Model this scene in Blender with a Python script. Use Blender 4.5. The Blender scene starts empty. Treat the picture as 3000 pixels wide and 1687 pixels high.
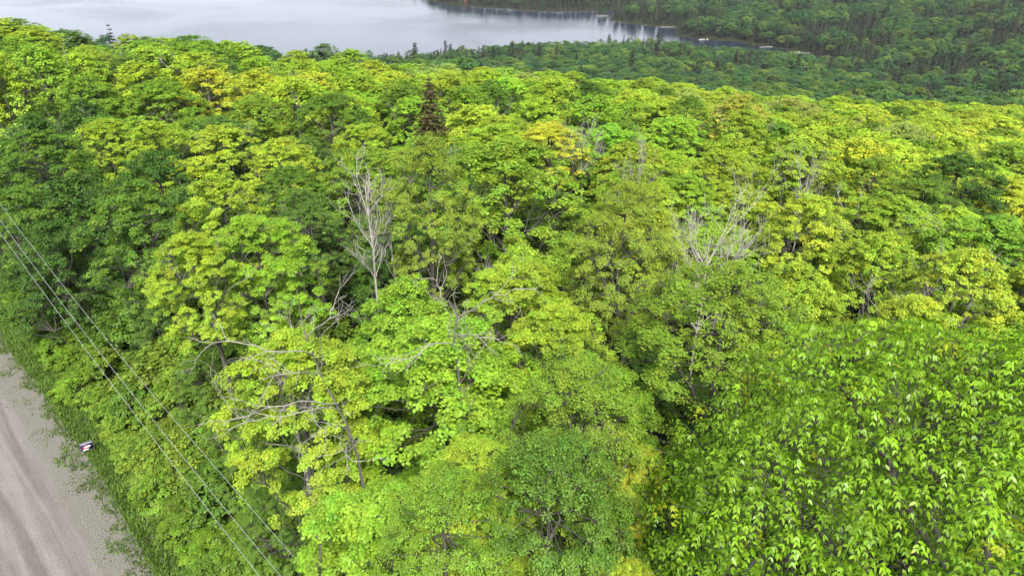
import bpy, math, random
import numpy as np
from mathutils import Vector

# ------------------------------------------------------------------ camera, light, exposure
SC = bpy.context.scene
COL = SC.collection
R_ = math.radians
PITCH = R_(30)
FPX = 1990.0            # focal length in photograph pixels (3000 wide)
GROUND0 = 26.0          # drop from the camera to the ground under it
LAKE = -140.0
SLY, SLX = .142, .093   # fall of the near slope per metre ahead and to the right

cam = bpy.data.cameras.new('camera')
cam.sensor_width = 36.0
cam.lens = 36.0 * FPX / 3000.0
cam.clip_start = 0.3
cam.clip_end = 30000
cam_o = bpy.data.objects.new('camera', cam)
cam_o.location = (0, 0, 0)
cam_o.rotation_euler = (math.pi / 2 - PITCH, 0, 0)
COL.objects.link(cam_o)
SC.camera = cam_o

SUN_EL, SUN_AZ = R_(50), R_(172)      # azimuth clockwise from +Y (ahead of the camera)
w = bpy.data.worlds.new('World'); SC.world = w; w.use_nodes = True
nt = w.node_tree; nt.nodes.clear()
sky = nt.nodes.new('ShaderNodeTexSky'); sky.sky_type = 'NISHITA'; sky.sun_disc = False
sky.sun_elevation = SUN_EL; sky.sun_rotation = SUN_AZ
sky.altitude = 200; sky.air_density = 1.0; sky.dust_density = 6.0; sky.ozone_density = 1.0
bg = nt.nodes.new('ShaderNodeBackground'); bg.inputs[1].default_value = 0.13
wo = nt.nodes.new('ShaderNodeOutputWorld')
tcw = nt.nodes.new('ShaderNodeTexCoord'); sxw = nt.nodes.new('ShaderNodeSeparateXYZ'); nt.links.new(tcw.outputs['Generated'], sxw.inputs[0])
mz = nt.nodes.new('ShaderNodeMath'); mz.operation = 'ADD'; mz.inputs[1].default_value = .12; nt.links.new(sxw.outputs[2], mz.inputs[0])
dv = nt.nodes.new('ShaderNodeVectorMath'); dv.operation = 'DIVIDE'; cbw = nt.nodes.new('ShaderNodeCombineXYZ')
for k in range(3): nt.links.new(mz.outputs[0], cbw.inputs[k])
nt.links.new(tcw.outputs['Generated'], dv.inputs[0]); nt.links.new(cbw.outputs[0], dv.inputs[1])
cn = nt.nodes.new('ShaderNodeTexNoise'); cn.inputs['Scale'].default_value = 1.1; cn.inputs['Detail'].default_value = 6; nt.links.new(dv.outputs[0], cn.inputs[0])
cv_ = nt.nodes.new('ShaderNodeMapRange'); cv_.inputs[1].default_value = .10; cv_.inputs[2].default_value = .75; cv_.inputs[3].default_value = .55; cv_.inputs[4].default_value = -.28; nt.links.new(sxw.outputs[2], cv_.inputs[0])
ca = nt.nodes.new('ShaderNodeMath'); ca.operation = 'ADD'; nt.links.new(cn.outputs[0], ca.inputs[0]); nt.links.new(cv_.outputs[0], ca.inputs[1])
cm_ = nt.nodes.new('ShaderNodeMapRange'); cm_.inputs[1].default_value = .42; cm_.inputs[2].default_value = .66; nt.links.new(ca.outputs[0], cm_.inputs[0])
mw = nt.nodes.new('ShaderNodeMix'); mw.data_type = 'RGBA'; mw.inputs[7].default_value = (7.5, 8.0, 9.0, 1)
nt.links.new(cm_.outputs[0], mw.inputs[0]); nt.links.new(sky.outputs[0], mw.inputs[6])
nt.links.new(mw.outputs[2], bg.inputs[0]); nt.links.new(bg.outputs[0], wo.inputs[0])

sl = bpy.data.lights.new('sun', 'SUN'); sl.energy = 3.8; sl.angle = R_(10); sl.color = (1.0, 0.95, 0.86)
so = bpy.data.objects.new('sun', sl)
sd = Vector((math.sin(SUN_AZ) * math.cos(SUN_EL), math.cos(SUN_AZ) * math.cos(SUN_EL), math.sin(SUN_EL)))
so.rotation_euler = (-sd).to_track_quat('-Z', 'Y').to_euler()
so.location = (0, 0, 60); COL.objects.link(so)

SC.view_settings.view_transform = 'Standard'
SC.view_settings.look = 'None'
SC.view_settings.exposure = 0.78
SC.view_settings.gamma = 1.0
SC.view_settings.use_curve_mapping = False
SC.render.engine = 'CYCLES'
SC.cycles.max_bounces = 7
SC.cycles.diffuse_bounces = 3
SC.cycles.glossy_bounces = 2
SC.cycles.transmission_bounces = 3
SC.cycles.volume_bounces = 0
SC.cycles.use_denoising = True
SC.cycles.sample_clamp_indirect = 6

# ------------------------------------------------------------------ maths helpers
CP, SP = math.cos(PITCH), math.sin(PITCH)
VS = 3000.0 / 2576.0
def ray(px, py):
    """direction of a photograph pixel, scaled so that its axial depth is 1"""
    v = (843.5 - py) / FPX; u = (px - 1500) / FPX
    return np.array([u, CP + v * SP, -SP + v * CP])
def project(p):
    x, y, z = p
    ax = y * CP - z * SP
    v = y * SP + z * CP
    return 1500 + FPX * x / ax, 843.5 - FPX * v / ax, ax
def sstep(a, b, t):
    t = np.clip((t - a) / (b - a), 0, 1); return t * t * (3 - 2 * t)
_rs = np.random.RandomState(7)
_nt = _rs.rand(64, 64)
def vnoise(x, y, s):
    x = np.asarray(x, float) / s + 100.3; y = np.asarray(y, float) / s + 57.7
    xi = np.floor(x).astype(int); yi = np.floor(y).astype(int)
    fx = x - xi; fy = y - yi; fx = fx * fx * (3 - 2 * fx); fy = fy * fy * (3 - 2 * fy)
    g = lambda a, b: _nt[a % 64, b % 64]
    return (g(xi, yi) * (1 - fx) + g(xi + 1, yi) * fx) * (1 - fy) + (g(xi, yi + 1) * (1 - fx) + g(xi + 1, yi + 1) * fx) * fy

# ------------------------------------------------------------------ lake outline and terrain
def at_level(px, py, z):
    r = ray(px, py); t = z / r[2]; return r * t
far_px = [(2444, 181), (2406, 168), (2370, 157), (2303, 148), (2262, 139), (2207, 130), (2145, 121), (2053, 115), (1990, 106), (1978, 96), (1982, 83), (1900, 76), (1840, 69),
          (1795, 62), (1788, 52), (1800, 40), (1880, 30), (1700, 33), (1640, 35), (1560, 33), (1525, 32), (1500, 27), (1440, 24),
          (1370, 19), (1300, 13), (1262, 3), (1235, -14), (1180, -30), (1080, -52), (900, -75)]
far_w = [tuple(at_level(a, b, LAKE)[:2]) for a, b in far_px]
near_w = [(-2500, 500), (-900, 610), (-400, 640), (-200, 645), (-100, 662), (0, 694), (60, 706), (120, 724), (160, 712), (192, 680), (226, 672), (262, 654), (284, 632), (296, 630)]
LK = np.array(near_w + far_w + [(-800, 3600), (-2500, 3600)])
def lake_sd(x, y):
    """signed distance to the lake outline, positive on land"""
    x = np.asarray(x, float); y = np.asarray(y, float)
    d = np.full(x.shape, 1e18); ins = np.zeros(x.shape, bool)
    n = len(LK)
    for i in range(n):
        ax, ay = LK[i]; bx, by = LK[(i + 1) % n]
        ex, ey = bx - ax, by - ay
        t = np.clip(((x - ax) * ex + (y - ay) * ey) / (ex * ex + ey * ey), 0, 1)
        d = np.minimum(d, (x - ax - t * ex) ** 2 + (y - ay - t * ey) ** 2)
        c = ((ay > y) != (by > y))
        xx = ax + (y - ay) / (ey if abs(ey) > 1e-9 else 1e-9) * ex
        ins ^= c & (x < xx)
    d = np.sqrt(d)
    return np.where(ins, -d, d)
def height(x, y, sd=None):
    x = np.asarray(x, float); y = np.asarray(y, float)
    plane = -GROUND0 - SLY * np.minimum(y, 160) - SLX * np.clip(x, -200, 200)
    zc = plane + np.interp(y, [160, 250, 400, 700, 9000], [0, -30, -54, -68, -68])
    zr = plane + np.interp(y, [160, 212, 450, 700, 9000], [0, -9, -42, -50, -40])
    k = sstep(10, 170, x)
    z = zc * (1 - k) + zr * k
    far = sstep(560, 760, y)
    z = z * (1 - far) + far * (-113 + 10 * (vnoise(x, y, 220) - 0.5))
    z = z + sstep(230, 420, y) * 5 * (vnoise(x, y, 60) - 0.5)
    z = z + sstep(1500, 4000, y) * 90 * vnoise(x, y, 900)
    if sd is None: sd = lake_sd(x, y)
    shore = LAKE + 0.7 + 0.10 * sd
    land = np.minimum(z, shore)
    return np.where(sd > 0, np.where(y < 300, z, land), LAKE - 0.3 + np.maximum(sd * 0.12, -8))
def hz(x, y): return float(height(np.array([x]), np.array([y]))[0])

# ------------------------------------------------------------------ materials
def mat(name):
    m = bpy.data.materials.new(name); m.use_nodes = True
    n = m.node_tree; n.nodes.clear()
    out = n.nodes.new('ShaderNodeOutputMaterial')
    return m, n, out
def N(n, t, **kw):
    o = n.nodes.new(t)
    for k, v in kw.items(): setattr(o, k, v)
    return o
def simple(name, c, rough=0.7, c2=None, scale=8.0, metal=0.0, spec=0.4, bump=0.0):
    m, n, out = mat(name)
    b = N(n, 'ShaderNodeBsdfPrincipled'); b.inputs['Roughness'].default_value = rough
    b.inputs['Metallic'].default_value = metal; b.inputs['Specular IOR Level'].default_value = spec
    n.links.new(b.outputs[0], out.inputs[0])
    if c2 is None: c2 = tuple(v * 0.75 for v in c)
    tc = N(n, 'ShaderNodeTexCoord'); no = N(n, 'ShaderNodeTexNoise'); no.inputs['Scale'].default_value = scale
    no.inputs['Detail'].default_value = 5
    n.links.new(tc.outputs['Object'], no.inputs['Vector'])
    mx = N(n, 'ShaderNodeMix', data_type='RGBA')
    mx.inputs[6].default_value = (*c, 1); mx.inputs[7].default_value = (*c2, 1)
    n.links.new(no.outputs[0], mx.inputs[0]); n.links.new(mx.outputs[2], b.inputs['Base Color'])
    if bump:
        bu = N(n, 'ShaderNodeBump'); bu.inputs['Strength'].default_value = bump; bu.inputs['Distance'].default_value = 0.03
        n.links.new(no.outputs[0], bu.inputs['Height']); n.links.new(bu.outputs[0], b.inputs['Normal'])
    return m
def leaf_mat(name, inst=False, back=1.0, gloss=0.07, trans=0.32, rough=0.45):
    m, n, out = mat(name)
    a = N(n, 'ShaderNodeAttribute', attribute_name='col')
    if inst:
        o = N(n, 'ShaderNodeAttribute', attribute_type='INSTANCER', attribute_name='tcol')
    else:
        o = N(n, 'ShaderNodeObjectInfo')
    mul = N(n, 'ShaderNodeMix', data_type='RGBA', blend_type='MULTIPLY'); mul.inputs[0].default_value = 1
    n.links.new(a.outputs['Color'], mul.inputs[6])
    n.links.new(o.outputs['Color'], mul.inputs[7])
    base = mul.outputs[2]
    d = N(n, 'ShaderNodeBsdfDiffuse'); t = N(n, 'ShaderNodeBsdfTranslucent')
    if back != 1.0:      # leaves with a pale underside
        g = N(n, 'ShaderNodeNewGeometry')
        bm = N(n, 'ShaderNodeMix', data_type='RGBA'); bm.inputs[7].default_value = (0.26, 0.36, 0.14, 1)
        mm = N(n, 'ShaderNodeMath', operation='MULTIPLY'); mm.inputs[1].default_value = back
        n.links.new(g.outputs['Backfacing'], mm.inputs[0]); n.links.new(mm.outputs[0], bm.inputs[0])
        n.links.new(base, bm.inputs[6]); n.links.new(bm.outputs[2], d.inputs['Color'])
    else:
        n.links.new(base, d.inputs['Color'])
    tcx = N(n, 'ShaderNodeMix', data_type='RGBA', blend_type='MULTIPLY'); tcx.inputs[0].default_value = 1
    tcx.inputs[7].default_value = (1.25, 1.25, 0.6, 1)
    n.links.new(base, tcx.inputs[6]); n.links.new(tcx.outputs[2], t.inputs['Color'])
    m1 = N(n, 'ShaderNodeMixShader'); m1.inputs[0].default_value = trans
    n.links.new(d.outputs[0], m1.inputs[1]); n.links.new(t.outputs[0], m1.inputs[2])
    g2 = N(n, 'ShaderNodeBsdfGlossy'); g2.inputs['Roughness'].default_value = rough; g2.inputs['Color'].default_value = (0.8, 0.85, 0.8, 1)
    m2 = N(n, 'ShaderNodeMixShader'); m2.inputs[0].default_value = gloss
    n.links.new(m1.outputs[0], m2.inputs[1]); n.links.new(g2.outputs[0], m2.inputs[2])
    n.links.new(m2.outputs[0], out.inputs[0])
    return m
M_LEAF = leaf_mat('leaf', gloss=0.025, rough=.6)
M_ASH = leaf_mat('compound_leaf', back=0.12, gloss=0.02, rough=0.38)
M_LEAFI = leaf_mat('forest_leaf', inst=True, gloss=0.03)
M_BARK = simple('bark', (0.13, 0.125, 0.11), 0.9, (0.05, 0.045, 0.04), 5, spec=0.2, bump=0.6)
M_GREY = simple('weathered_wood', (0.40, 0.385, 0.36), 0.9, (0.15, 0.14, 0.125), 9, spec=0.15, bump=.5)
M_PALE = simple('bleached_wood', (0.46, 0.445, 0.415), 0.9, (0.24, 0.23, 0.21), 7, spec=0.15)
M_WIRE = simple('wire_metal', (0.5, 0.51, 0.5), 0.4, (0.5, 0.5, 0.5), 4, metal=0.6)

# ------------------------------------------------------------------ mesh building
class Geo:
    def __init__(s): s.v = []; s.li = []; s.lt = []; s.c = []; s.m = []; s.n = 0
    def add(s, V, F, C, mi=0):
        """V (n,3); F (f,k) vertex ids; C (f,3) or (3,)"""
        V = np.asarray(V, float); F = np.asarray(F)
        s.v.append(V); s.li.append((F + s.n).ravel()); s.lt.append(np.full(len(F), F.shape[1]))
        C = np.asarray(C, float)
        if C.ndim == 1: C = np.tile(C, (len(F), 1))
        s.c.append(C); s.m.append(np.full(len(F), mi)); s.n += len(V)
    def leaves(s, P, Nn, size, tmpl, C, rs, mi=0, axis=None):
        n = len(P); k = len(tmpl)
        Nn = Nn / (np.linalg.norm(Nn, axis=1, keepdims=True) + 1e-9)
        if axis is None: axis = rs.normal(size=(n, 3))
        B = axis - (axis * Nn).sum(1, keepdims=True) * Nn
        B = B / (np.linalg.norm(B, axis=1, keepdims=True) + 1e-9)
        A = np.cross(B, Nn)
        size = np.broadcast_to(np.asarray(size, float), (n,))
        T = np.asarray(tmpl, float)
        V = P[:, None, :] + size[:, None, None] * (T[None, :, 0:1] * A[:, None] + T[None, :, 1:2] * B[:, None] + T[None, :, 2:3] * Nn[:, None])
        F = np.arange(n * k).reshape(n, k)
        s.add(V.reshape(-1, 3), F, C, mi)
    def tube(s, pts, rad, sides=5, C=(1, 1, 1), mi=0):
        pts = np.asarray(pts, float); n = len(pts)
        rad = np.broadcast_to(np.asarray(rad, float), (n,))
        d = np.gradient(pts, axis=0); d /= (np.linalg.norm(d, axis=1, keepdims=True) + 1e-9)
        up = np.where(np.abs(d[:, 2:3]) > 0.9, np.array([[1.0, 0, 0]]), np.array([[0, 0, 1.0]]))
        a = np.cross(d, up); a /= (np.linalg.norm(a, axis=1, keepdims=True) + 1e-9); b = np.cross(d, a)
        th = np.arange(sides) * 2 * math.pi / sides
        V = pts[:, None] + rad[:, None, None] * (np.cos(th)[None, :, None] * a[:, None] + np.sin(th)[None, :, None] * b[:, None])
        i = np.arange(n - 1)[:, None]; j = np.arange(sides)[None]
        j2 = (j + 1) % sides
        F = np.stack([i * sides + j, i * sides + j2, (i + 1) * sides + j2, (i + 1) * sides + j], -1).reshape(-1, 4)
        s.add(V.reshape(-1, 3), F, C, mi)
    def mesh(s, name, mats, smooth=False):
        me = bpy.data.meshes.new(name)
        V = np.concatenate(s.v); li = np.concatenate(s.li).astype(np.int32); lt = np.concatenate(s.lt).astype(np.int32)
        ls = np.concatenate([[0], np.cumsum(lt)[:-1]]).astype(np.int32)
        me.vertices.add(len(V)); me.vertices.foreach_set('co', V.astype(np.float32).ravel())
        me.loops.add(len(li)); me.loops.foreach_set('vertex_index', li)
        me.polygons.add(len(lt)); me.polygons.foreach_set('loop_start', ls)
        me.polygons.foreach_set('material_index', np.concatenate(s.m).astype(np.int32))
        if smooth: me.polygons.foreach_set('use_smooth', np.ones(len(lt), bool))
        me.update(calc_edges=True)
        c = np.concatenate(s.c); c = np.concatenate([c, np.ones((len(c), 1))], 1)
        a = me.attributes.new('col', 'FLOAT_COLOR', 'FACE'); a.data.foreach_set('color', c.astype(np.float32).ravel())
        for m in mats: me.materials.append(m)
        return me
def link(name, me, parent=None, loc=None):
    o = bpy.data.objects.new(name, me); COL.objects.link(o)
    if parent: o.parent = parent
    if loc is not None: o.location = loc
    return o
def tag(o, label=None, cat=None, group=None, kind=None):
    if label: o['label'] = label
    if cat: o['category'] = cat
    if group: o['group'] = group
    if kind: o['kind'] = kind
    return o

KITE = [(0, -.5, 0), (.36, .0, .06), (0, .5, 0), (-.36, .0, .06)]
ELL = [(0, -.5, 0), (.2, -.25, .05), (.24, .05, .06), (0, .5, -.05), (-.24, .05, .06), (-.2, -.25, .05)]
LOBE = [(0, -.42, 0), (.20, -.16, .03), (.54, -.12, -.03), (.28, .12, .03), (.36, .40, -.02), (.10, .26, .03), (0, .58, -.04),
        (-.10, .26, .03), (-.36, .40, -.02), (-.28, .12, .03), (-.54, -.12, -.03), (-.20, -.16, .03)]

def bez(a, b, c, n):
    t = np.linspace(0, 1, n)[:, None]; return (1 - t) ** 2 * a + 2 * t * (1 - t) * b + t * t * c
def wig(p, rs, s):
    p = p.copy(); p[1:-1] += rs.normal(size=(len(p) - 2, 3)) * s; return p

H0, R0, HC = 16.0, 3.5, 8.0
def crown_tree(seed, npad=80, nsub=9, nleaf=16, lsize=0.2, tmpl=KITE, rp=0.85, flat=0.42, fine=False, H=HC, R=R0, zb=0.0, twigs=True, pole=False,
               var=0.16, top=0.35, sub=0.30, shell=0.65, lean=0.3):
    """broadleaf tree: returns (wood Geo, leaf Geo); leaves sit in sprays carried by the limbs"""
    rs = np.random.RandomState(seed)
    W, L = Geo(), Geo()
    ax = np.array([rs.normal() * .35, rs.normal() * .35, 0])
    tp = np.array([[0, 0, -1.2], ax * .3 + [0, 0, H * .1], ax * .7 + [0, 0, H * .4], ax + [0, 0, H * .65], ax * 1.2 + [0, 0, H * .9]])
    tr = wig(np.array([np.array([np.interp(t, np.linspace(0, 1, 5), tp[:, k]) for k in range(3)]) for t in np.linspace(0, 1, 11)]), rs, .07)
    W.tube(tr, np.interp(np.linspace(0, 1, 11), [0, .08, .5, 1], [.16, .15, .10, .025]), 7)
    lob = rs.rand(7, 3); lob[:, 0] *= 2 * math.pi
    def env(u, az):
        r = np.where(u > top, np.sqrt(np.clip(1 - ((u - top) / (1 - top)) ** 2, 0, 1)), 0.62 + .38 * u / top)
        k = 1 + 0 * az
        for a, b, c in lob: k = k + (.10 + .16 * c) * np.exp(-((np.angle(np.exp(1j * (az - a)))) ** 2) / .25 - ((u - b) ** 2) / .05) - .014
        return R * r * k
    # limbs
    nl = 9; limbs = []
    for i in range(nl):
        az = i * 2.39996 + rs.rand() * .5; u = rs.rand() * .75 + .12
        z1 = zb + u * (H - zb); r = float(env(np.array(u), np.array(az))) * .82
        e = np.array([math.cos(az) * r, math.sin(az) * r, z1]) + ax
        z0 = max(-.9, z1 - r * 1.1 - .6); k = np.argmin(abs(tr[:, 2] - z0)); s = tr[k]
        mid = (s + e) / 2 + np.array([math.cos(az), math.sin(az), 0]) * r * .15 + [0, 0, -.3]
        p = wig(bez(s, mid, e, 8), rs, .06); limbs.append(p)
        W.tube(p, np.linspace(.085, .022, 8), 5)
    LP = np.concatenate(limbs + [tr[2:]])
    # spray centres
    cand = npad * 14
    u = rs.rand(cand) ** .8; az = rs.rand(cand) * 2 * math.pi
    rf = np.where(rs.rand(cand) < shell, .84 + .16 * rs.rand(cand), .35 + .5 * rs.rand(cand))
    cap = rs.rand(cand) < .14; u = np.where(cap, .82 + .16 * rs.rand(cand), u); rf = np.where(cap, .7 * rs.rand(cand), rf)
    r = env(u, az) * rf
    Pc = np.stack([np.cos(az) * r, np.sin(az) * r, zb + u * (H - zb) * (.96 + .04 * rs.rand(cand))], 1) + ax
    keep = []
    for i in range(cand):
        ok = True
        if keep:
            dd = (Pc[keep] - Pc[i]) * [1, 1, 1.7]
            ok = (np.linalg.norm(dd, axis=1).min() > rp * .86)
        if ok: keep.append(i)
        if len(keep) >= npad: break
    Pc = Pc[keep]; n = len(Pc)
    out = Pc - ax - [0, 0, zb + (H - zb) * .3]; out[:, 2] *= .6
    out /= np.linalg.norm(out, axis=1, keepdims=True) + 1e-9
    pn = np.array([0, 0, 1.0]) + out * lean * 1.6; pn /= np.linalg.norm(pn, axis=1, keepdims=True)
    prad = rp * (.55 + .95 * rs.rand(n) ** 1.3); ptint = 1 + var * .55 * rs.normal(size=(n, 1, 1))
    for i in range(n):
        d = LP - Pc[i]; d2 = np.linalg.norm(d, axis=1) + np.where(d[:, 2] > -.1, 2.5, 0)
        s = LP[np.argmin(d2)]
        m = (s + Pc[i]) / 2 + [0, 0, -.12]
        W.tube(wig(bez(s, m, Pc[i], 5), rs, .04), np.linspace(.032, .012, 5), 3)
    # sub-clusters
    k = nsub
    rho = np.sqrt(rs.rand(n, k)) * .95; th = rs.rand(n, k) * 2 * math.pi
    e1 = np.cross(pn, [1, .3, 0]); e1 /= np.linalg.norm(e1, axis=1, keepdims=True); e2 = np.cross(pn, e1)
    hgt = np.sqrt(1 - np.clip(rho, 0, .99) ** 2) * flat - .12 + rs.normal(size=(n, k)) * .08
    S = Pc[:, None] + prad[:, None, None] * ((rho * np.cos(th))[..., None] * e1[:, None] + (rho * np.sin(th))[..., None] * e2[:, None] + hgt[..., None] * pn[:, None])
    if twigs:
        for i in range(n):
            for j in range(0, k, 2):
                W.tube(np.stack([Pc[i] - pn[i] * .05, (Pc[i] + S[i, j]) / 2 - [0, 0, .03], S[i, j]]), [.012, .009, .005], 3)
    S = S.reshape(-1, 3); m = len(S)
    Sn = np.repeat(pn, k, 0)
    q = rs.normal(size=(m, nleaf, 3)); q /= np.linalg.norm(q, axis=2, keepdims=True)
    q *= (rs.rand(m, nleaf, 1) ** .4)
    q[..., 2] = q[..., 2] * .55
    ss = sub * (.75 + .5 * rs.rand(m))
    P = S[:, None] + q * ss[:, None, None]
    Nn = np.repeat(Sn[:, None], nleaf, 1) * 1.0 + q * .55 + rs.normal(size=q.shape) * .33 + np.array([0, 0, .35])
    sc = np.repeat(ptint[:, :, 0], k, 0) + var * .75 * rs.normal(size=(m, 1)); cv = (sc + .13 * rs.normal(size=(m, nleaf))).clip(.5, 1.6)
    hue = np.repeat(rs.normal(size=(n, 1)) * .045, k, 0).reshape(-1, 1) + rs.normal(size=(m, 1)) * .07 + rs.normal(size=(m, nleaf)) * .05
    C = np.stack([cv * (1 + hue), cv, cv * (1 - hue * .5)], -1).reshape(-1, 3)
    sz = lsize * (.75 + .5 * rs.rand(m * nleaf))
    L.leaves(P.reshape(-1, 3), Nn.reshape(-1, 3), sz, tmpl, C, rs)
    if pole:      # whole tree in one piece, for the far woods
        for q in W.v + L.v: q[:, 2] += H0 - HC
        W.tube([(0, 0, -.6), (0, 0, H0 - HC)], [.22, .15], 6)
    return W, L

def ash_tree(seed, H, R, zb, nspray=520, leaf=0.112, nrach=7, nlf=8):
    """tree with drooping compound leaves at the twig ends"""
    rs = np.random.RandomState(seed); W, L = Geo(), Geo()
    tr = wig(np.stack([np.linspace(0, .3, 11), np.linspace(0, -.2, 11), np.linspace(-.6, H * .9, 11)], 1), rs, .12)
    W.tube(tr, np.interp(np.linspace(0, 1, 11), [0, .08, .6, 1], [.34, .25, .15, .04]), 9)
    limbs = []
    for i in range(15):
        az = i * 2.39996 + rs.rand() * .5; u = rs.rand() * .8 + .1
        r = R * math.sqrt(max(0.05, 1 - (max(0, u - .3) / .75) ** 2)) * .85; z1 = zb + u * (H - zb)
        e = np.array([math.cos(az) * r, math.sin(az) * r, z1]); s = tr[np.argmin(abs(tr[:, 2] - max(zb * .85, z1 - r * .9)))]
        p = wig(bez(s, (s + e) / 2 + [math.cos(az) * .5, math.sin(az) * .5, -.7], e, 9), rs, .12); limbs.append(p)
        W.tube(p, np.linspace(.11, .03, 9), 6)
        for _ in range(4):
            k = rs.randint(3, 8); q = p[k] + np.append(rs.normal(size=2) * 1.0, .5 + rs.rand())
            pp = wig(bez(p[k], (p[k] + q) / 2 - [0, 0, .2], q, 5), rs, .07); limbs.append(pp); W.tube(pp, np.linspace(.04, .016, 5), 4)
    LP = np.concatenate(limbs)
    u = rs.rand(nspray * 12) ** .75; az = rs.rand(nspray * 12) * 2 * math.pi
    rr = R * np.sqrt(np.clip(1 - (np.clip(u - .3, 0, 1) / .70) ** 2, 0, 1)) * np.where(rs.rand(len(u)) < .75, .86 + .16 * rs.rand(len(u)), .5 + .35 * rs.rand(len(u)))
    rr *= 1 + .13 * np.sin(az * 9 + u * 11) * np.sin(u * 15 + az * 4)
    rr *= 1 + .10 * np.sin(az * 3 + 1) + .08 * np.sin(az * 5 + u * 7)
    Pc = np.stack([np.cos(az) * rr, np.sin(az) * rr, zb + u * (H - zb) + .3 * rs.rand(len(u))], 1)
    keep = []
    for i in range(len(Pc)):
        if not keep or np.linalg.norm((Pc[keep] - Pc[i]) * [1, 1, 1.1], axis=1).min() > .325: keep.append(i)
        if len(keep) >= nspray: break
    Pc = Pc[keep]
    ps, ns, ax_, cs, szs = [], [], [], [], []
    for c in Pc:
        d = LP - c; s = LP[np.argmin(np.linalg.norm(d, axis=1) + np.where(d[:, 2] > 0, 1.5, 0))]
        dl = s - c; s = c + dl * min(1, 1.1 / (np.linalg.norm(dl) + 1e-6))
        W.tube(wig(bez(s, (s + c) / 2 - [0, 0, .08], c, 5), rs, .03), np.linspace(.016, .008, 5), 3)
        tint = 1 + .17 * rs.normal(); yel = rs.rand() < .012
        o = c.copy(); o[2] = 0; o /= np.linalg.norm(o) + 1e-6
        for j in range(nrach):
            a = j * 2 * math.pi / nrach + rs.rand() * .7; hd = np.array([math.cos(a), math.sin(a), 0]) + o * .35
            ln = .30 * (.75 + .5 * rs.rand())
            pts = [c + hd * ln * t + np.array([0, 0, .12 * math.sin(t * 2.2) - .36 * t * t]) for t in np.linspace(.25, 1, 4)]
            for q in range(nlf):
                if q == nlf - 1: pb = pts[3]; dr = (pts[3] - pts[2])
                else:
                    pb = pts[q // 2]; sd = np.cross(hd, [0, 0, 1.0]) * (1 if q % 2 else -1)
                    dr = sd * .8 + hd * .7 + np.array([0, 0, -.55])
                dr = dr / np.linalg.norm(dr)
                dr[2] -= .45 + .55 * rs.rand(); dr /= np.linalg.norm(dr)
                nn = np.array([0, 0, .8]) + hd * .8 + rs.normal(size=3) * .22
                if rs.rand() < .008: nn = -nn
                sz = leaf * (.6 + .65 * rs.rand())
                ps.append(pb + dr * sz * .5); ns.append(nn); ax_.append(dr); szs.append(sz)
                v = tint * (1 + .09 * rs.normal())
                cs.append((v * (1.9 if yel else 1 + .08 * rs.normal()), v * (1.25 if yel else 1), v * (1.0)))
    L.leaves(np.array(ps), np.array(ns), np.array(szs), [(0, -.5, 0), (.15, -.26, .05), (.19, 0, .06), (.11, .28, .03), (0, .55, -.05), (-.11, .28, .03), (-.19, 0, .06), (-.15, -.26, .05)], np.clip(cs, .2, 2.5), rs, axis=np.array(ax_))
    return W, L

def spruce(seed, H=14.0, R=2.3, nwh=26, nb=9, nn=26, nsz=0.34, droop=.30, gap=0.0):
    rs = np.random.RandomState(seed); W, L = Geo(), Geo()
    W.tube(np.stack([rs.normal(size=9) * .03, rs.normal(size=9) * .03, np.linspace(-.5, H, 9)], 1), np.linspace(.2, .02, 9), 6)
    P, Nn, A, C = [], [], [], []
    for i in range(nwh):
        t = i / nwh; z = H * (.18 + .80 * t) + rs.normal() * .08; r = R * (1 - t) ** .8 * (.75 + .4 * rs.rand()) + .12
        for j in range(nb):
            if rs.rand() < gap: continue
            a = j * 2 * math.pi / nb + i * .7 + rs.normal() * .15; rj = r * (.7 + .5 * rs.rand())
            d = np.array([math.cos(a), math.sin(a), 0]); s = np.array([0, 0, z])
            e = s + d * rj + [0, 0, -droop * rj + .1]
            W.tube(bez(s, (s + e) / 2 + [0, 0, .1], e, 4), np.linspace(.025, .008, 4), 3)
            k = max(3, int(nn * (rj / R)))
            tt = rs.rand(k) ** .7
            p = s + (e - s) * tt[:, None] + rs.normal(size=(k, 3)) * [.14, .14, .05] * (0.4 + rj * .35)
            P.append(p); sd = np.cross(d, [0, 0, 1]) * rs.choice([-1, 1], (k, 1))
            A.append(d * .8 + sd * .6 + [0, 0, -.35]); Nn.append(np.array([0, 0, 1.0]) + d * .3 + rs.normal(size=(k, 3)) * .35)
            v = (1 + .2 * rs.normal(size=(k, 1))); C.append(v * np.array([[1.0, 1, 1]]))
    P = np.concatenate(P); Nn = np.concatenate(Nn); A = np.concatenate(A); C = np.clip(np.concatenate(C), .4, 1.7)
    L.leaves(P, Nn, nsz * (.7 + .6 * rs.rand(len(P))), KITE, C, rs, axis=A)
    return W, L

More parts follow.
